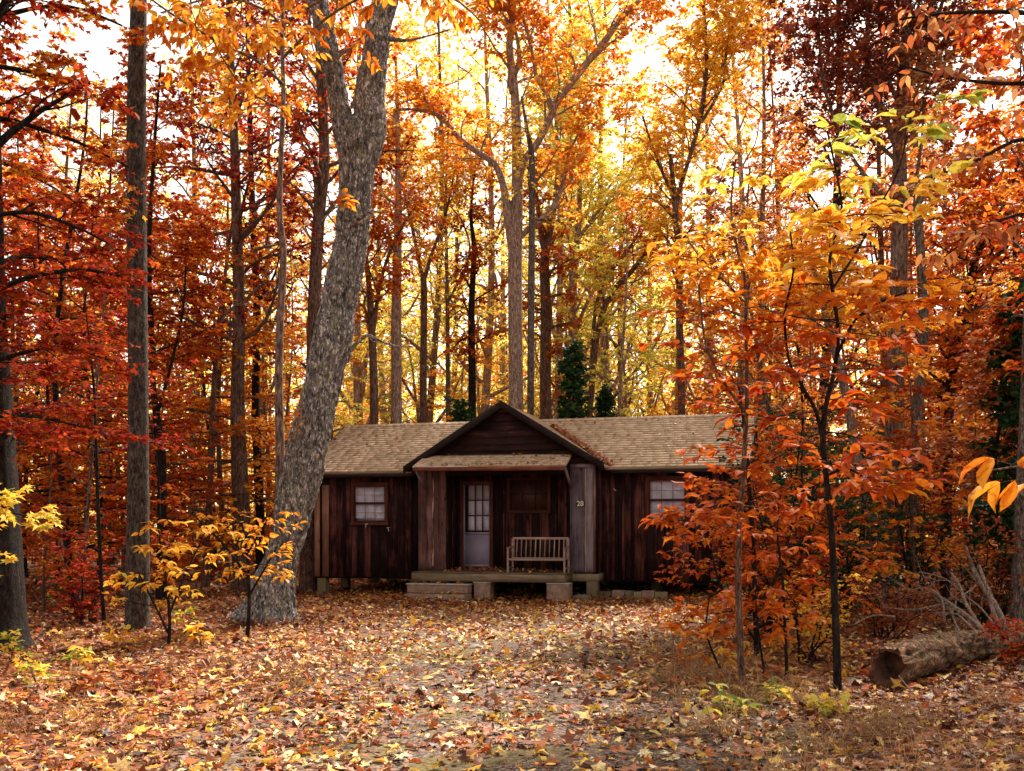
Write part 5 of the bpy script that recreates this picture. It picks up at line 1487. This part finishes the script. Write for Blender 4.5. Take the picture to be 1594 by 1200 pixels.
def cedar(seed, label, xp, Y, top, wpx, leafk='cedar', base_y=None):
    t = Tree(seed)
    H = EYE + (HZ - top) / FPX * Y
    w = wpx / FPX * Y / 2
    l = t.trunk(H, .05 + H * .008, .01, n=14, lean=.0, wob=.04, k=7)
    b = t.spawn(l, int(44 * H / 5), .10, .99, (65, 95), (w * .95, w * 1.15), n=5, k=3, up=-.02, flat=.3, shrink=.88, wander=.08, rmax=.02)
    c = t.spawn(b, 6, .15, 1, (30, 60), (.15, .45), n=4, k=3, up=0)
    t.leaves(c, 26, (.09, .16), tilt=.9, spreadpos=.05); t.leaves(b, 20, (.09, .16), tilt=.9, spreadpos=.05)
    e = t.build("cedar", label, "evergreen", BK_DARK, LM(leafk), base=(0, 0, 0))
    x = hx(xp, Y); e.location = (x, Y, float(gz(x, Y)))
cedar(231, "small dark green cedar rising behind the roof just right of the gable", 890, 29.0, 538, 120)
cedar(232, "tip of a low evergreen showing over the left roof beside the gable", 716, 29, 626, 70)
cedar(233, "short evergreen tip right of the small cedar behind the roof", 940, 29.5, 612, 60)
cedar(234, "broad dark evergreen at the right edge of the woods", 1590, 15.2, 440, 200)

# ------------------------------------------------------------------ the woods: prototypes copied as individual trees
class Proto: pass
def make_proto(kind, seed):
    t = Tree(seed)
    if kind == 'tall':
        H = t.rng.uniform(19, 24)
        l = t.trunk(H, .19, .03, n=18, lean=.03, wob=.22, k=9)
        b = t.spawn(l, 24, .22, .98, (35, 62), (2.6, 5.0), n=8, k=5, up=.09, wander=.16, rmax=.09)
        c = t.spawn(b, 7, .25, .97, (30, 60), (.9, 1.9), n=5, k=3, up=.02, flat=.2)
        d = t.spawn(c, 4, .2, 1, (25, 60), (.3, .8), n=3, k=3, up=0, flat=.25)
        t.leaves(d, 12, (.10, .16)); t.leaves(c, 7, (.10, .16))
    elif kind == 'mid':
        H = t.rng.uniform(9, 12)
        l = t.trunk(H, .085, .02, n=16, lean=.06, wob=.3, k=7)
        b = t.spawn(l, 30, .14, .98, (50, 80), (1.6, 3.4), n=7, k=4, up=.02, flat=.4, rmax=.04)
        c = t.spawn(b, 6, .2, .97, (30, 60), (.6, 1.3), n=5, k=3, up=0, flat=.5)
        d = t.spawn(c, 3, .2, 1, (25, 60), (.3, .6), n=3, k=3, up=0, flat=.5)
        t.leaves(d, 14, (.085, .14), droop=.2); t.leaves(c, 10, (.085, .14), droop=.2)
    elif kind == 'sapling':
        H = t.rng.uniform(4.2, 6)
        l = t.trunk(H, .035, .008, n=12, lean=.08, wob=.15, k=5)
        b = t.spawn(l, 24, .12, .98, (50, 85), (.7, 1.7), n=6, k=3, up=.02, flat=.45, rmax=.015)
        c = t.spawn(b, 6, .2, 1, (30, 60), (.25, .7), n=4, k=3, up=0, flat=.5)
        t.leaves(c, 11, (.09, .14), droop=.2); t.leaves(b, 8, (.09, .14), droop=.2)
    elif kind == 'pole':
        H = t.rng.uniform(10, 15)
        l = t.trunk(H, .065, .015, n=16, lean=.05, wob=.25, k=6)
        b = t.spawn(l, 16, .3, .98, (30, 60), (1.0, 2.2), n=7, k=3, up=.08, rmax=.03)
        c = t.spawn(b, 5, .2, 1, (30, 60), (.4, .9), n=4, k=3, up=0, flat=.3)
        t.leaves(c, 8, (.11, .17))
    elif kind == 'shrub':
        rng = t.rng; P, R = [], []
        h = rng.uniform(1.3, 2.0)
        for i in range(8):
            a = rng.uniform(0, 2 * pi); s = rng.uniform(.2, .9); hh = h * rng.uniform(.6, 1.0)
            tt = np.linspace(0, 1, 6)
            P.append(np.stack([.1 * cos(a) + s * cos(a) * tt ** 1.3, .1 * sin(a) + s * sin(a) * tt ** 1.3, -.06 + hh * tt], -1) + rng.normal(0, .03, (6, 3)))
            R.append(np.linspace(.014, .004, 6))
        t.wood(np.array(P), np.array(R), 4)
        b = t.spawn((np.array(P), np.array(R)), 9, .15, 1, (40, 80), (.3, .7), n=5, k=3, flat=.3, up=.02)
        t.leaves(b, 22, (.07, .12), tilt=.5)
    p = Proto(); p.kind = kind; p.wm, p.lm = t.meshes(kind + str(seed))
    return p
PROT = {k: [make_proto(k, 300 + 10 * i + j) for j in range(n)] for i, (k, n) in enumerate((('tall', 4), ('mid', 4), ('sapling', 4), ('pole', 3), ('shrub', 3)))}

CW = dict(crimson='dark red', red='scarlet', redorange='red orange', orange='orange', gold='golden', yellow='yellow', pale='pale yellow', lime='lime yellow', maroon='maroon', rust='rusty brown', copper='copper')
KW = dict(tall=('tree', 'tall', 'tree', 'tree'), mid=('tree', 'middling', 'tree', 'tree'), sapling=('sapling', 'young', 'sapling', 'sapling'), pole=('tree', 'thin stemmed', 'tree', 'tree'), shrub=('shrub', 'low', 'shrub', 'shrub'))
def region(xp, Y):
    for lim, s in ((-40, "beyond the left edge maple"), (185, "in the woods left of the tall straight trunk"), (430, "in the woods between the straight trunk and the oak"), (640, "behind the left half of the cabin"), (930, "behind the gable"),
                   (1150, "behind the right half of the cabin"), (1370, "in the woods behind the hollies")):
        if xp < lim: return s
    return "in the right woods beyond the log"
wr = random.Random(11)
def pick(table):
    s = wr.random() * sum(w for _, w in table)
    for k, w in table:
        s -= w
        if s <= 0: return k
    return table[-1][0]
def colour(xp, Y, kind):
    far = Y > 42
    if xp < 180: T = [('crimson', 4), ('red', 5), ('redorange', 4), ('orange', 2.5), ('yellow', 1 if not far else 4), ('gold', 2)]
    elif xp < 430: T = [('crimson', 2), ('red', 4), ('redorange', 4), ('orange', 4), ('gold', 5 if far else 2), ('yellow', 2 if far else .5)]
    elif xp < 620: T = [('redorange', 1.5), ('orange', 4), ('gold', 5), ('pale', 4 if far else 1)]
    elif xp < 1000: T = [('orange', .7), ('gold', 3), ('yellow', 4), ('pale', 6), ('lime', 4)]
    elif xp < 1200: T = [('orange', 3), ('gold', 5), ('rust', .7), ('pale', 4), ('redorange', 1)]
    elif xp < 1420: T = [('redorange', 3), ('orange', 4), ('rust', 2), ('gold', 1.5), ('maroon', 1)]
    else: T = [('orange', 4), ('redorange', 4), ('gold', 1.5), ('rust', 1)]
    if kind in ('sapling', 'shrub'):
        T = [(k, w * (.3 if k in ('lime',) else .7 if k == 'yellow' else 1)) for k, w in T]
        T = T + [('redorange', 1.2), ('orange', 2)]
    return pick(T)
placed = []
def free(x, y, r):
    return all((x - a) ** 2 + (y - b) ** 2 > (r + c) ** 2 * .25 for a, b, c in placed)
def in_cabin(x, y, m=1.0):
    dx, dy = x - cabin.location.x, y - cabin.location.y
    u = dx * cos(TH) - dy * sin(TH); v = dx * sin(TH) + dy * cos(TH)
    return -5.4 - m < u < 5.4 + m and -3 - m < v < 5.8 + m
def place(kind, x, y, col, sc=None):
    p = wr.choice(PROT[kind])
    name, size, noun, cat = KW[kind]
    xp = CX + FPX * x / y
    lab = f"{size} {CW[col]} {noun} {region(xp, y)}"
    e = empty(name, (x, y, float(gz(x, y)) - .03), wr.uniform(0, 2 * pi), lab, cat, lab)
    s = (sc or 1) * wr.uniform(.85, 1.15); e.scale = (s, s, s * wr.uniform(.92, 1.1))
    link("stem" if kind == 'shrub' else "trunk", p.wm, wr.choice([BK_PALE, BK_PALE, BK_TAN] if 540 < xp < 1160 and y > 30 else BARKS[:4] if kind == 'tall' else [BK_GREY, BK_BROWN, BK_TAN, BK_DARK]), e)
    link("leaves" if kind == 'shrub' else "crown", p.lm, LM(col), e)
    placed.append((x, y, {'tall': 3.0, 'mid': 2.4, 'sapling': 1.6, 'pole': 1.6, 'shrub': 1.4}[kind]))
def scatter(kind, n, y0, y1, xr=(-.60, .60), cond=None, pw=.6, sc=None, rr=1.0):
    made = tries = 0
    while made < n and tries < n * 60:
        tries += 1
        y = y0 + (y1 - y0) * wr.random() ** pw
        x = wr.uniform(*xr) * y
        if in_cabin(x, y, {'tall': 2.2, 'mid': 2.0, 'sapling': 1.0, 'pole': 1.0, 'shrub': .5}[kind]): continue
        if y < 30 and abs(x) < 6.5: continue
        if cond and not cond(x, y): continue
        if not free(x, y, rr * {'tall': 3.0, 'mid': 2.4, 'sapling': 1.6, 'pole': 1.6, 'shrub': 1.4}[kind]): continue
        place(kind, x, y, colour(CX + FPX * x / y, y, kind)); made += 1
for xp_, Y_, c_ in ((560, 44, 'yellow'), (610, 52, 'pale'), (655, 43, 'pale'), (700, 54, 'lime'), (742, 46, 'pale'), (775, 58, 'lime'), (850, 48, 'pale'), (870, 40, 'pale'), (950, 41, 'pale'), (905, 45, 'lime'), (930, 55, 'pale'),
                    (965, 48, 'lime'), (1010, 56, 'pale'), (1050, 46, 'yellow'), (1100, 52, 'pale'), (1150, 44, 'orange'), (1210, 50, 'gold'), (1270, 45, 'orange'), (300, 50, 'pale'), (180, 55, 'pale'), (90, 48, 'yellow'), (400, 47, 'pale'),
                    (880, 62, 'pale'), (640, 62, 'pale'), (1450, 48, 'gold'), (1540, 52, 'yellow')):
    place('tall', hx(xp_, Y_), Y_, c_, 1.22)
scatter('tall', 30, 33, 80)
scatter('mid', 30, 19, 34, cond=lambda x, y: abs(x) > 7.5)
scatter('mid', 40, 32, 62)
scatter('mid', 18, 36, 66, xr=(-.2, .28), rr=.8)
scatter('sapling', 16, 33, 50, xr=(-.2, .25), rr=.8)
scatter('tall', 10, 48, 80, xr=(-.15, .3), rr=.8)
scatter('sapling', 34, 17, 34, cond=lambda x, y: abs(x) > 7)
scatter('sapling', 30, 31, 55)
scatter('pole', 26, 18, 40, cond=lambda x, y: abs(x) > 7)
scatter('shrub', 44, 16, 45, cond=lambda x, y: abs(x) > 6.5)

def far_woods():
    rng = np.random.default_rng(9)
    B = []
    n = 90000
    r = rng.uniform(82, 125, n); a = rng.uniform(-.62, .62, n)
    x, y = r * np.tan(a) * .9, r
    z = rng.uniform(0, 1, n) ** 1.5 * 26
    keep = vnoise(np.stack([x * .16, y * .16, z * .2], -1), 4) + .5 * vnoise(np.stack([x * .5, y * .5, z * .5], -1), 5) > .42 + z / 24 * .36
    P = np.stack([x, y, z + gz(x, y)], -1)[keep]
    m = len(P)
    D = rng.normal(0, 1, (m, 3)); Nn = rng.normal(0, 1, (m, 3)) + np.array([0, -.4, .8])
    V, F, c = leaf_arrays(rng, P, D, Nn, rng.uniform(.35, .8, m), T_QUAD, .5)
    rn = vnoise(P * np.array([.06, .06, .08]), 6) * .6 + rng.uniform(0, .4, m)
    o = link("far_woods", leaf_mesh("far_woods", [(V, F, c, rn)]), leaf_mat("leaf_far", .45, .9, 0, table=PALES, trans=.65, clump=.02))
    setprops(o, "blurred mass of golden and orange foliage far off between the trunks", "woods", kind='stuff')
    k = 150
    r = rng.uniform(80, 120, k); x = r * rng.uniform(-.6, .6, k); g = gz(x, r)
    tt = np.linspace(0, 1, 5)
    P = np.stack([x[:, None] + rng.normal(0, .3, (k, 5)) * tt, r[:, None] + 0 * tt, g[:, None] + 22 * tt[None]], -1)
    V, F = tubes(P, rng.uniform(.1, .24, k)[:, None] * np.linspace(1, .3, 5)[None], 5)
    o = link("far_trunks", make_mesh("far_trunks", V, [F], True), BK_BROWN)
    setprops(o, "dim trunks standing far off in the golden woods", "woods", kind='stuff')
far_woods()

# ------------------------------------------------------------------ fallen leaves
def bare_mask(x, y):
    """how bare the gravel lies: 0 fully covered .. 1 bare"""
    n = vnoise(np.stack([x * .9, y * .55, x * 0], -1), 21)
    n2 = vnoise(np.stack([x * 2.3, y * 1.6, x * 0], -1), 22)
    drive = np.clip(1.6 - np.abs(x - .15 * np.sin(y * .3)) / 2.0, 0, 1) * np.clip((19 - y) / 5, 0, 1)
    return np.clip((n * .65 + n2 * .35 - .44 + .16 * np.exp(-((x - .75) / .55) ** 2) + .13 * np.exp(-((x + .75) / .5) ** 2)) * 5, 0, 1) * drive
def litter():
    rng = np.random.default_rng(31)
    B = []
    def band(y0, y1, dens, size, T, half, curl, lift=.03, cull=.60):
        A = half * (y1 ** 2 - y0 ** 2)
        n = int(A * dens)
        y = np.sqrt(rng.uniform(y0 ** 2, y1 ** 2, n)); x = rng.uniform(-half, half, n) * y
        keep = rng.uniform(0, 1, n) > cull * bare_mask(x, y)
        x, y = x[keep], y[keep]; n = len(x)
        z = gz(x, y) + .012 + lift * rng.uniform(0, 1, n) ** 2
        D = rng.normal(0, 1, (n, 3)); D[:, 2] = rng.normal(0, .22, n)
        Nn = np.stack([rng.normal(0, .38, n), rng.normal(0, .38, n), np.ones(n)], -1)
        sz = np.clip(rng.lognormal(math.log(size), .33, n), size * .45, size * 2.0)
        tone = vnoise(np.stack([x * .35, y * .35, x * 0], -1), 8)
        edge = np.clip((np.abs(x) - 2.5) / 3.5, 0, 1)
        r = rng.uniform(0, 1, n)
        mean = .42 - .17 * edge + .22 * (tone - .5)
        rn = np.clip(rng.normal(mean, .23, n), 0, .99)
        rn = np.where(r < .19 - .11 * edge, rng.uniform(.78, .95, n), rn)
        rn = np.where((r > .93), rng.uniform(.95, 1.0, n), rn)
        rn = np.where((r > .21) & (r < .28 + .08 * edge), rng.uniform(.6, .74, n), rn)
        P = np.stack([x, y, z], -1)
        nt = len(T); w = rng.integers(0, nt, n)
        for i, t in enumerate(T):
            m = w == i
            V, F, c = leaf_arrays(rng, P[m], D[m], Nn[m], sz[m], t, curl)
            B.append((V, F, c, rn[m]))
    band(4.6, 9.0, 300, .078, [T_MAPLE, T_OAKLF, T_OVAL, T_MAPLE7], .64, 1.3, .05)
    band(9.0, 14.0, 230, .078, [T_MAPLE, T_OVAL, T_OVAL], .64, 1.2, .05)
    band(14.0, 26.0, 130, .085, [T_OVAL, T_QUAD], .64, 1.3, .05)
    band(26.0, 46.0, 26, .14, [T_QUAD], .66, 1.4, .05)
    # a few big yellow and cream leaves in front
    n = 380
    y = np.sqrt(rng.uniform(5 ** 2, 15 ** 2, n)); x = rng.uniform(-.62, .62, n) * y
    P = np.stack([x, y, gz(x, y) + .04], -1)
    D = rng.normal(0, 1, (n, 3)); D[:, 2] *= .15
    Nn = np.stack([rng.normal(0, .3, n), rng.normal(0, .3, n), np.ones(n)], -1)
    V, F, c = leaf_arrays(rng, P, D, Nn, rng.uniform(.12, .20, n), T_MAPLE7, 1.0)
    B.append((V, F, c, rng.choice([.84, .88, .86, .95, 1.0, .5, .4, .66, .3], n)))
    for (cx, cy, r0, n, hh) in ((-3.99, 16.8, .62, 900, .12), (-5.46, 15.0, .25, 300, .06), (-6.3, 12.6, .5, 400, .08), (4.9, 10.9, .5, 500, .06), (4.2, 10.3, .4, 400, .05), (3.05, 9.6, .2, 160, .05), (2.18, 9.7, .2, 160, .05), (-1.4, 21.6, .9, 500, .06), (1.5, 21.3, .8, 400, .06)):
        a = rng.uniform(0, 2 * pi, n); rr = r0 + np.abs(rng.normal(0, .22, n))
        x, y = cx + rr * np.cos(a), cy + rr * np.sin(a)
        P = np.stack([x, y, gz(x, y) + .015 + hh * rng.uniform(0, 1, n) * np.exp(-(rr - r0) / .25)], -1)
        D = rng.normal(0, 1, (n, 3)); D[:, 2] *= .3
        Nn = np.stack([rng.normal(0, .5, n), rng.normal(0, .5, n), np.ones(n)], -1)
        V, F, c = leaf_arrays(rng, P, D, Nn, rng.uniform(.05, .11, n), T_OAKLF, 1.3)
        B.append((V, F, c, np.clip(rng.normal(.34, .2, n), 0, .95)))
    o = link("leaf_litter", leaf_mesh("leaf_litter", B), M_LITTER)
    setprops(o, "carpet of fallen brown, orange and yellow leaves over the gravel drive and forest floor", "leaves", kind='stuff')
litter()

def blades(name, label, spots, n, h, mat, seed, w=.004, lean=.6):
    rng = np.random.default_rng(seed)
    c = rng.integers(0, len(spots), n)
    S_ = np.array(spots)[c]
    x = S_[:, 0] + rng.normal(0, 1, n) * S_[:, 2]; y = S_[:, 1] + rng.normal(0, 1, n) * S_[:, 2]
    z = gz(x, y) - .01
    a = rng.uniform(0, 2 * pi, n); L_ = rng.uniform(h[0], h[1], n); ln = rng.uniform(.1, lean * 1.6, n)
    tt = np.array([0, .4, .75, 1.0])
    d = np.stack([np.cos(a), np.sin(a)], -1)
    P = np.empty((n, 4, 3))
    for j, t in enumerate(tt):
        off = L_ * ln * t ** 1.8
        P[:, j, 0] = x + d[:, 0] * off; P[:, j, 1] = y + d[:, 1] * off
        P[:, j, 2] = z + L_ * t * np.sqrt(np.maximum(.05, 1 - (ln * t * .75) ** 2))
    V, F = tubes(P, np.full(n, w)[:, None] * np.array([1, .9, .6, .15])[None], 3)
    me = make_mesh(name, V, [F], True, {"rnd": np.repeat(rng.uniform(0, 1, n), 9)})
    o = link(name, me, mat)
    setprops(o, label, "grass", kind='stuff')
def straw_mat(name, stops):
    m, nt, out = new_mat(name)
    at = N(nt, "ShaderNodeAttribute"); at.attribute_name = "rnd"
    r = ramp(nt, stops); L(nt, at.outputs['Fac'], r.inputs['Fac'])
    pb = N(nt, "ShaderNodeBsdfPrincipled"); pb.inputs['Roughness'].default_value = .6
    L(nt, r.outputs[0], pb.inputs['Base Color']); L(nt, pb.outputs[0], out.inputs['Surface'])
    return m
STRAW = straw_mat("dry_grass", [(0, (.16, .06, .03)), (.5, (.36, .17, .06)), (1, (.58, .36, .14))])
GREEN = straw_mat("green_grass", [(0, (.05, .07, .02)), (1, (.16, .17, .05))])
rg = random.Random(8)
sp = [(rg.uniform(1.3, 4.6), rg.uniform(5.6, 9.0), rg.uniform(.05, .22)) for _ in range(40)] + [(rg.uniform(1.6, 2.6), rg.uniform(9, 12), rg.uniform(.1, .25)) for _ in range(16)]
blades("dry_grass", "tangled dry straw coloured grass in the lower right among the leaves", sp, 3000, (.10, .34), STRAW, 41, w=.0022, lean=1.2)
sp = [(rg.uniform(-4.6, -1.6), rg.uniform(5.6, 12.0), rg.uniform(.05, .22)) for _ in range(26)]
blades("grass_tufts", "thin dry grass tufts along the left edge of the drive", sp, 1500, (.06, .20), STRAW, 42, w=.002)
sp = [(rg.uniform(-1.5, 2.6), rg.uniform(6, 13.0), rg.uniform(.05, .22)) for _ in range(26)]
blades("green_grass", "short green grass growing through the leaves on the drive", sp, 2600, (.02, .07), GREEN, 43, w=.0018)
rt = np.random.default_rng(44)                            # twigs lying about
n = 420
y = np.sqrt(rt.uniform(5 ** 2, 17 ** 2, n)); x = rt.uniform(-.62, .62, n) * y
a = rt.uniform(0, pi, n); ln = rt.uniform(.08, .45, n)
tt = np.linspace(-.5, .5, 4)
P = np.stack([x[:, None] + np.cos(a)[:, None] * ln[:, None] * tt, y[:, None] + np.sin(a)[:, None] * ln[:, None] * tt + rt.normal(0, .01, (n, 4)), gz(x, y)[:, None] + .035 + rt.normal(0, .012, (n, 4))], -1)
V, F = tubes(P, rt.uniform(.002, .006, n)[:, None] * np.ones(4)[None], 4)
setprops(link("twigs", make_mesh("twigs", V, [F], True), BK_TAN), "small dead twigs strewn over the fallen leaves", "twigs", kind='stuff')

# ------------------------------------------------------------------ seedlings
SEED = [(120, 1040, 'greenish', .34, "pale green seedling left of the straight trunk"), (15, 1040, 'greenish', .42, "green leafed seedling at the foot of the thick dark trunk"), (185, 1010, 'yellow', .4, "yellow seedling at the foot of the straight trunk"),
        (60, 1075, 'greenish', .3, "green seedling below the thick dark trunk"), (315, 1015, 'yellow', .4, "yellow seedling right of the straight trunk"), (450, 968, 'gold', .28, "golden seedling at the root of the oak"), (290, 985, 'greenish', .5, "light green seedling between straight trunk and oak"),
        (1215, 1095, 'greenish', .22, "blue green seedling below the small sapling"), (1135, 1110, 'lime', .28, "yellow green seedling left of the small sapling's foot"), (1290, 1110, 'lime', .2, "lime seedling at the foot of the taller sapling"),
        (1120, 1045, 'gold', .4, "golden seedling at the grass edge left of the saplings"), (230, 1075, 'rust', .28, "rusty seedling below the straight trunk"), (150, 1085, 'tan', .26, "pale tan seedling on the leaves at the lower left")]
for i, (xp, yp, col, h, lab) in enumerate(SEED):
    Y = EYE * FPX / (yp - HZ)
    t = Tree(700 + i)
    P = []; 
    for j in range(3):
        a = t.rng.uniform(0, 6.28); q = np.linspace(0, 1, 5)
        P.append(np.stack([.10 * cos(a) * q, .10 * sin(a) * q, -.03 + h * q * t.rng.uniform(.6, 1)], -1))
    P = np.array(P); R = np.tile(np.linspace(.004, .0015, 5), (3, 1))
    t.wood(P, R, 4)
    b = t.spawn((P, R), 5, .35, 1, (50, 90), (.08, .22), n=4, k=3, flat=.6, up=0, minr=.001)
    t.leaves(b, 3, (.07, .13), T=T_MAPLE7 if i % 2 else T_OVAL, droop=.15, f0=.5)
    t.leaves((P, R), 2, (.07, .12), T=T_OVAL, droop=.15, f0=.7)
    e = t.build("seedling", lab, "seedling", BK_DARK, LM(col), "seedlings on the forest floor", base=(0, 0, 0), crown='leaves', stem='stem')
    x = hx(xp, Y); e.location = (x, Y, float(gz(x, Y)))

# ------------------------------------------------------------------ log and brush pile
def build_log():
    nl, nk = 220, 96
    a, b = np.array([3.58, 9.75, .20]), np.array([6.3, 12.8, .24])
    t = np.linspace(0, 1, nl)
    c = a + (b - a) * t[:, None]
    c[:, 0] += .10 * np.sin(t * 3.0); c[:, 2] += gz(c[:, 0], c[:, 1]) * .6 + .03 * np.sin(t * 7)
    T = norm(np.gradient(c, axis=0)); A = norm(np.cross(T, [[0, 0, 1.]])); B = np.cross(A, T)
    th = np.linspace(0, 2 * pi, nk, endpoint=False)
    dirs = np.cos(th)[None, :, None] * A[:, None] + np.sin(th)[None, :, None] * B[:, None]
    R = np.interp(t, [0, .3, .34, .7, 1], [.18, .175, .155, .14, .11])
    s = t * 3.35
    sp = np.stack([np.broadcast_to(np.cos(th)[None] * 1.5, (nl, nk)), np.broadcast_to(np.sin(th)[None] * 1.5, (nl, nk)), np.broadcast_to(s[:, None] * 3, (nl, nk))], -1)
    rad = R[:, None] + .05 * (vnoise(sp, 2) - .5) + .045 * (vnoise(sp * 3.1, 3) - .5) + .022 * (vnoise(sp * np.array([9, 9, 4]), 4) - .5)
    st = (vnoise(np.stack([sp[..., 0] * 1.2, sp[..., 1] * 1.2, sp[..., 2] * .7], -1), 9) > .56)
    rad = rad + .016 * st
    P = c[:, None] + rad[..., None] * dirs
    front = -.10 * np.abs(np.sin(th * 2.5)) * vnoise(np.stack([th * 2, th * 0, th * 0], -1), 3)
    P[0] += T[0] * (front + .05 * np.sin(th))[:, None]
    m = 26                                                        # hollow inside
    ti = np.linspace(0, .05, m)
    ci = a + (b - a) * ti[:, None]; ci[:, 2] += .02
    ri = np.linspace(.14, .115, m)[:, None] + .02 * (vnoise(np.stack([np.broadcast_to(np.cos(th)[None] * 4, (m, nk)), np.broadcast_to(np.sin(th)[None] * 4, (m, nk)), np.broadcast_to(ti[:, None] * 20, (m, nk))], -1), 6) - .5)
    Q = ci[:, None] + ri[..., None] * (np.cos(th)[None, :, None] * A[0] + np.sin(th)[None, :, None] * B[0])
    Q[0] += T[0] * (front + .05 * np.sin(th) + .02)[:, None]
    def quads(n, off, flip=False):
        i = (np.arange(n - 1) * nk)[:, None]; j = np.arange(nk)[None]; j2 = (j + 1) % nk
        f = np.stack([i + j, i + j2, i + nk + j2, i + nk + j], -1).reshape(-1, 4) + off
        return f[:, ::-1] if flip else f
    j = np.arange(nk); j2 = (j + 1) % nk
    off = nl * nk
    e = empty("log", (4.7, 11, 0), 0, "hollow rotting log with peeling bark lying on the leaves at the lower right", "log")
    base = np.array([4.7, 11, 0])
    V = np.concatenate([P.reshape(-1, 3), c[-1:] + T[-1] * .05]) - base
    end = np.stack([(nl - 1) * nk + j, (nl - 1) * nk + j2, np.full(nk, nl * nk)], -1)
    M_LOGB = bark_mat("bark_log", (.045, .018, .011), (.33, .175, .095), (.28, .22, .09), .4, 4, .8, .8)
    link("bark", make_mesh("log_bark", V, [end, quads(nl, 0)], True), M_LOGB, e)
    V = np.concatenate([Q.reshape(-1, 3), ci[-1:], P[0]]) - base
    end = np.stack([(m - 1) * nk + j, (m - 1) * nk + j2, np.full(nk, m * nk)], -1)
    rim = np.stack([j, j2, m * nk + 1 + j2, m * nk + 1 + j], -1)
    link("hollow", make_mesh("log_hollow", V, [end, quads(m, 0, True), rim], True), simple_mat("rotten_wood", (.10, .038, .020), .95, .6, 14, bump=.8), e)
    for i, (pa, pb, w) in enumerate((((1533, 1012, 12.0), (1547, 976, 11.9), .042), ((1548, 1000, 12.1), (1560, 983, 12.2), .035), ((1518, 1012, 11.5), (1522, 998, 11.45), .03), ((1556, 998, 12.2), (1568, 984, 12.3), .03))):
        t = Tree(60 + i)
        p0, p1 = px(pa[0], pa[1], pa[2]) - base, px(pb[0], pb[1], pb[2]) - base
        t.path([(*p0, w), (*((p0 + p1) / 2 + .01), w * .85), (*p1, w * .5)], k=7)
        link("branch_stub", t.meshes("stub")[0], BK_TAN, e)
build_log()
M_DEAD = bark_mat("dead_branch", (.20, .13, .105), (.46, .33, .27), (.3, .28, .2), .15, 14, .3, .4)
def stick(i, lab, P, w0, w1, mat=M_DEAD, sub=4):
    t = Tree(800 + i)
    rows = []
    for k, q in enumerate(P):
        f = k / (len(P) - 1)
        rows.append((*px(q[0], q[1], q[2]), w0 + (w1 - w0) * f))
    l = t.path(rows, n=len(P) * 5, k=7)
    if sub:
        b = t.spawn(l, sub, .3, 1, (25, 60), (.25, .7), n=6, k=4, up=.02, rr=.5)
        if sub > 4: t.spawn(b, 3, .3, 1, (25, 60), (.15, .35), n=4, k=3, up=0, minr=.002)
    wm, _ = t.meshes("fallen_branch")
    base = np.array(rows[0][:3])
    wm.transform(__import__('mathutils').Matrix.Translation(Vector(tuple(-base))))
    o = link("fallen_branch", wm, mat, None, tuple(base))
    setprops(o, lab, "branch", "dead branches of the brush pile")
stick(1, "pale dead branch reaching up left from the far end of the log", [(1541, 992, 12.2), (1508, 960, 12.6), (1480, 940, 12.9), (1452, 922, 13.2)], .026, .014, sub=5)
stick(2, "long bare branch running up to the brush pile's tallest crooked tip", [(1540, 996, 12.4), (1505, 942, 13.0), (1494, 912, 13.2), (1480, 892, 13.4)], .024, .014)
stick(3, "grey branch lying low across the brush pile, forked at its left end", [(1536, 1000, 12.1), (1497, 962, 12.5), (1484, 955, 12.6), (1456, 956, 12.8)], .018, .008, sub=6)
stick(4, "bowed grey branch dropping to the log between the pale ones", [(1519, 1006, 11.9), (1496, 986, 12.3), (1484, 962, 12.6), (1478, 946, 12.8)], .018, .010, sub=4)
stick(5, "thick leaning dead limb behind the brush pile", [(1565, 975, 13.6), (1548, 940, 13.8), (1536, 922, 13.9), (1517, 890, 14.1), (1504, 850, 14.3)], .048, .025, sub=3)
stick(6, "second leaning dead limb propped against the first, nearer the right edge", [(1556, 978, 13.4), (1545, 950, 13.5), (1538, 920, 13.6), (1524, 880, 13.8)], .035, .02, sub=3)
stick(7, "thin grey stick lying flat on the leaves left of the brush pile", [(1480, 938, 13.4), (1450, 944, 13.5), (1417, 949, 13.5), (1374, 945, 13.6)], .014, .008, sub=5)
stick(8, "dark stick lying on the leaves behind the taller sapling", [(1394, 960, 13.0), (1360, 958, 13.1), (1330, 972, 12.6)], .012, .006, sub=3)
stick(9, "twiggy bush like branch standing in the middle of the brush pile", [(1470, 966, 12.8), (1465, 930, 12.9), (1440, 915, 13.1), (1415, 918, 13.2), (1395, 905, 13.3)], .014, .006, sub=9)
stick(10, "short pale stick leaning on the log's hollow end", [(1399, 1052, 9.55), (1418, 1075, 9.3), (1437, 1094, 9.0)], .007, .005, sub=0)
stick(11, "long dark stick slanting down from the middle of the log", [(1460, 1048, 10.2), (1488, 1075, 9.6), (1522, 1108, 8.7)], .008, .005, BK_GREY, sub=0)
stick(12, "crooked twiggy branch tangled behind the pale branches", [(1560, 990, 12.9), (1530, 950, 13.3), (1500, 925, 13.6), (1470, 900, 13.8), (1430, 890, 14)], .014, .006, sub=10)
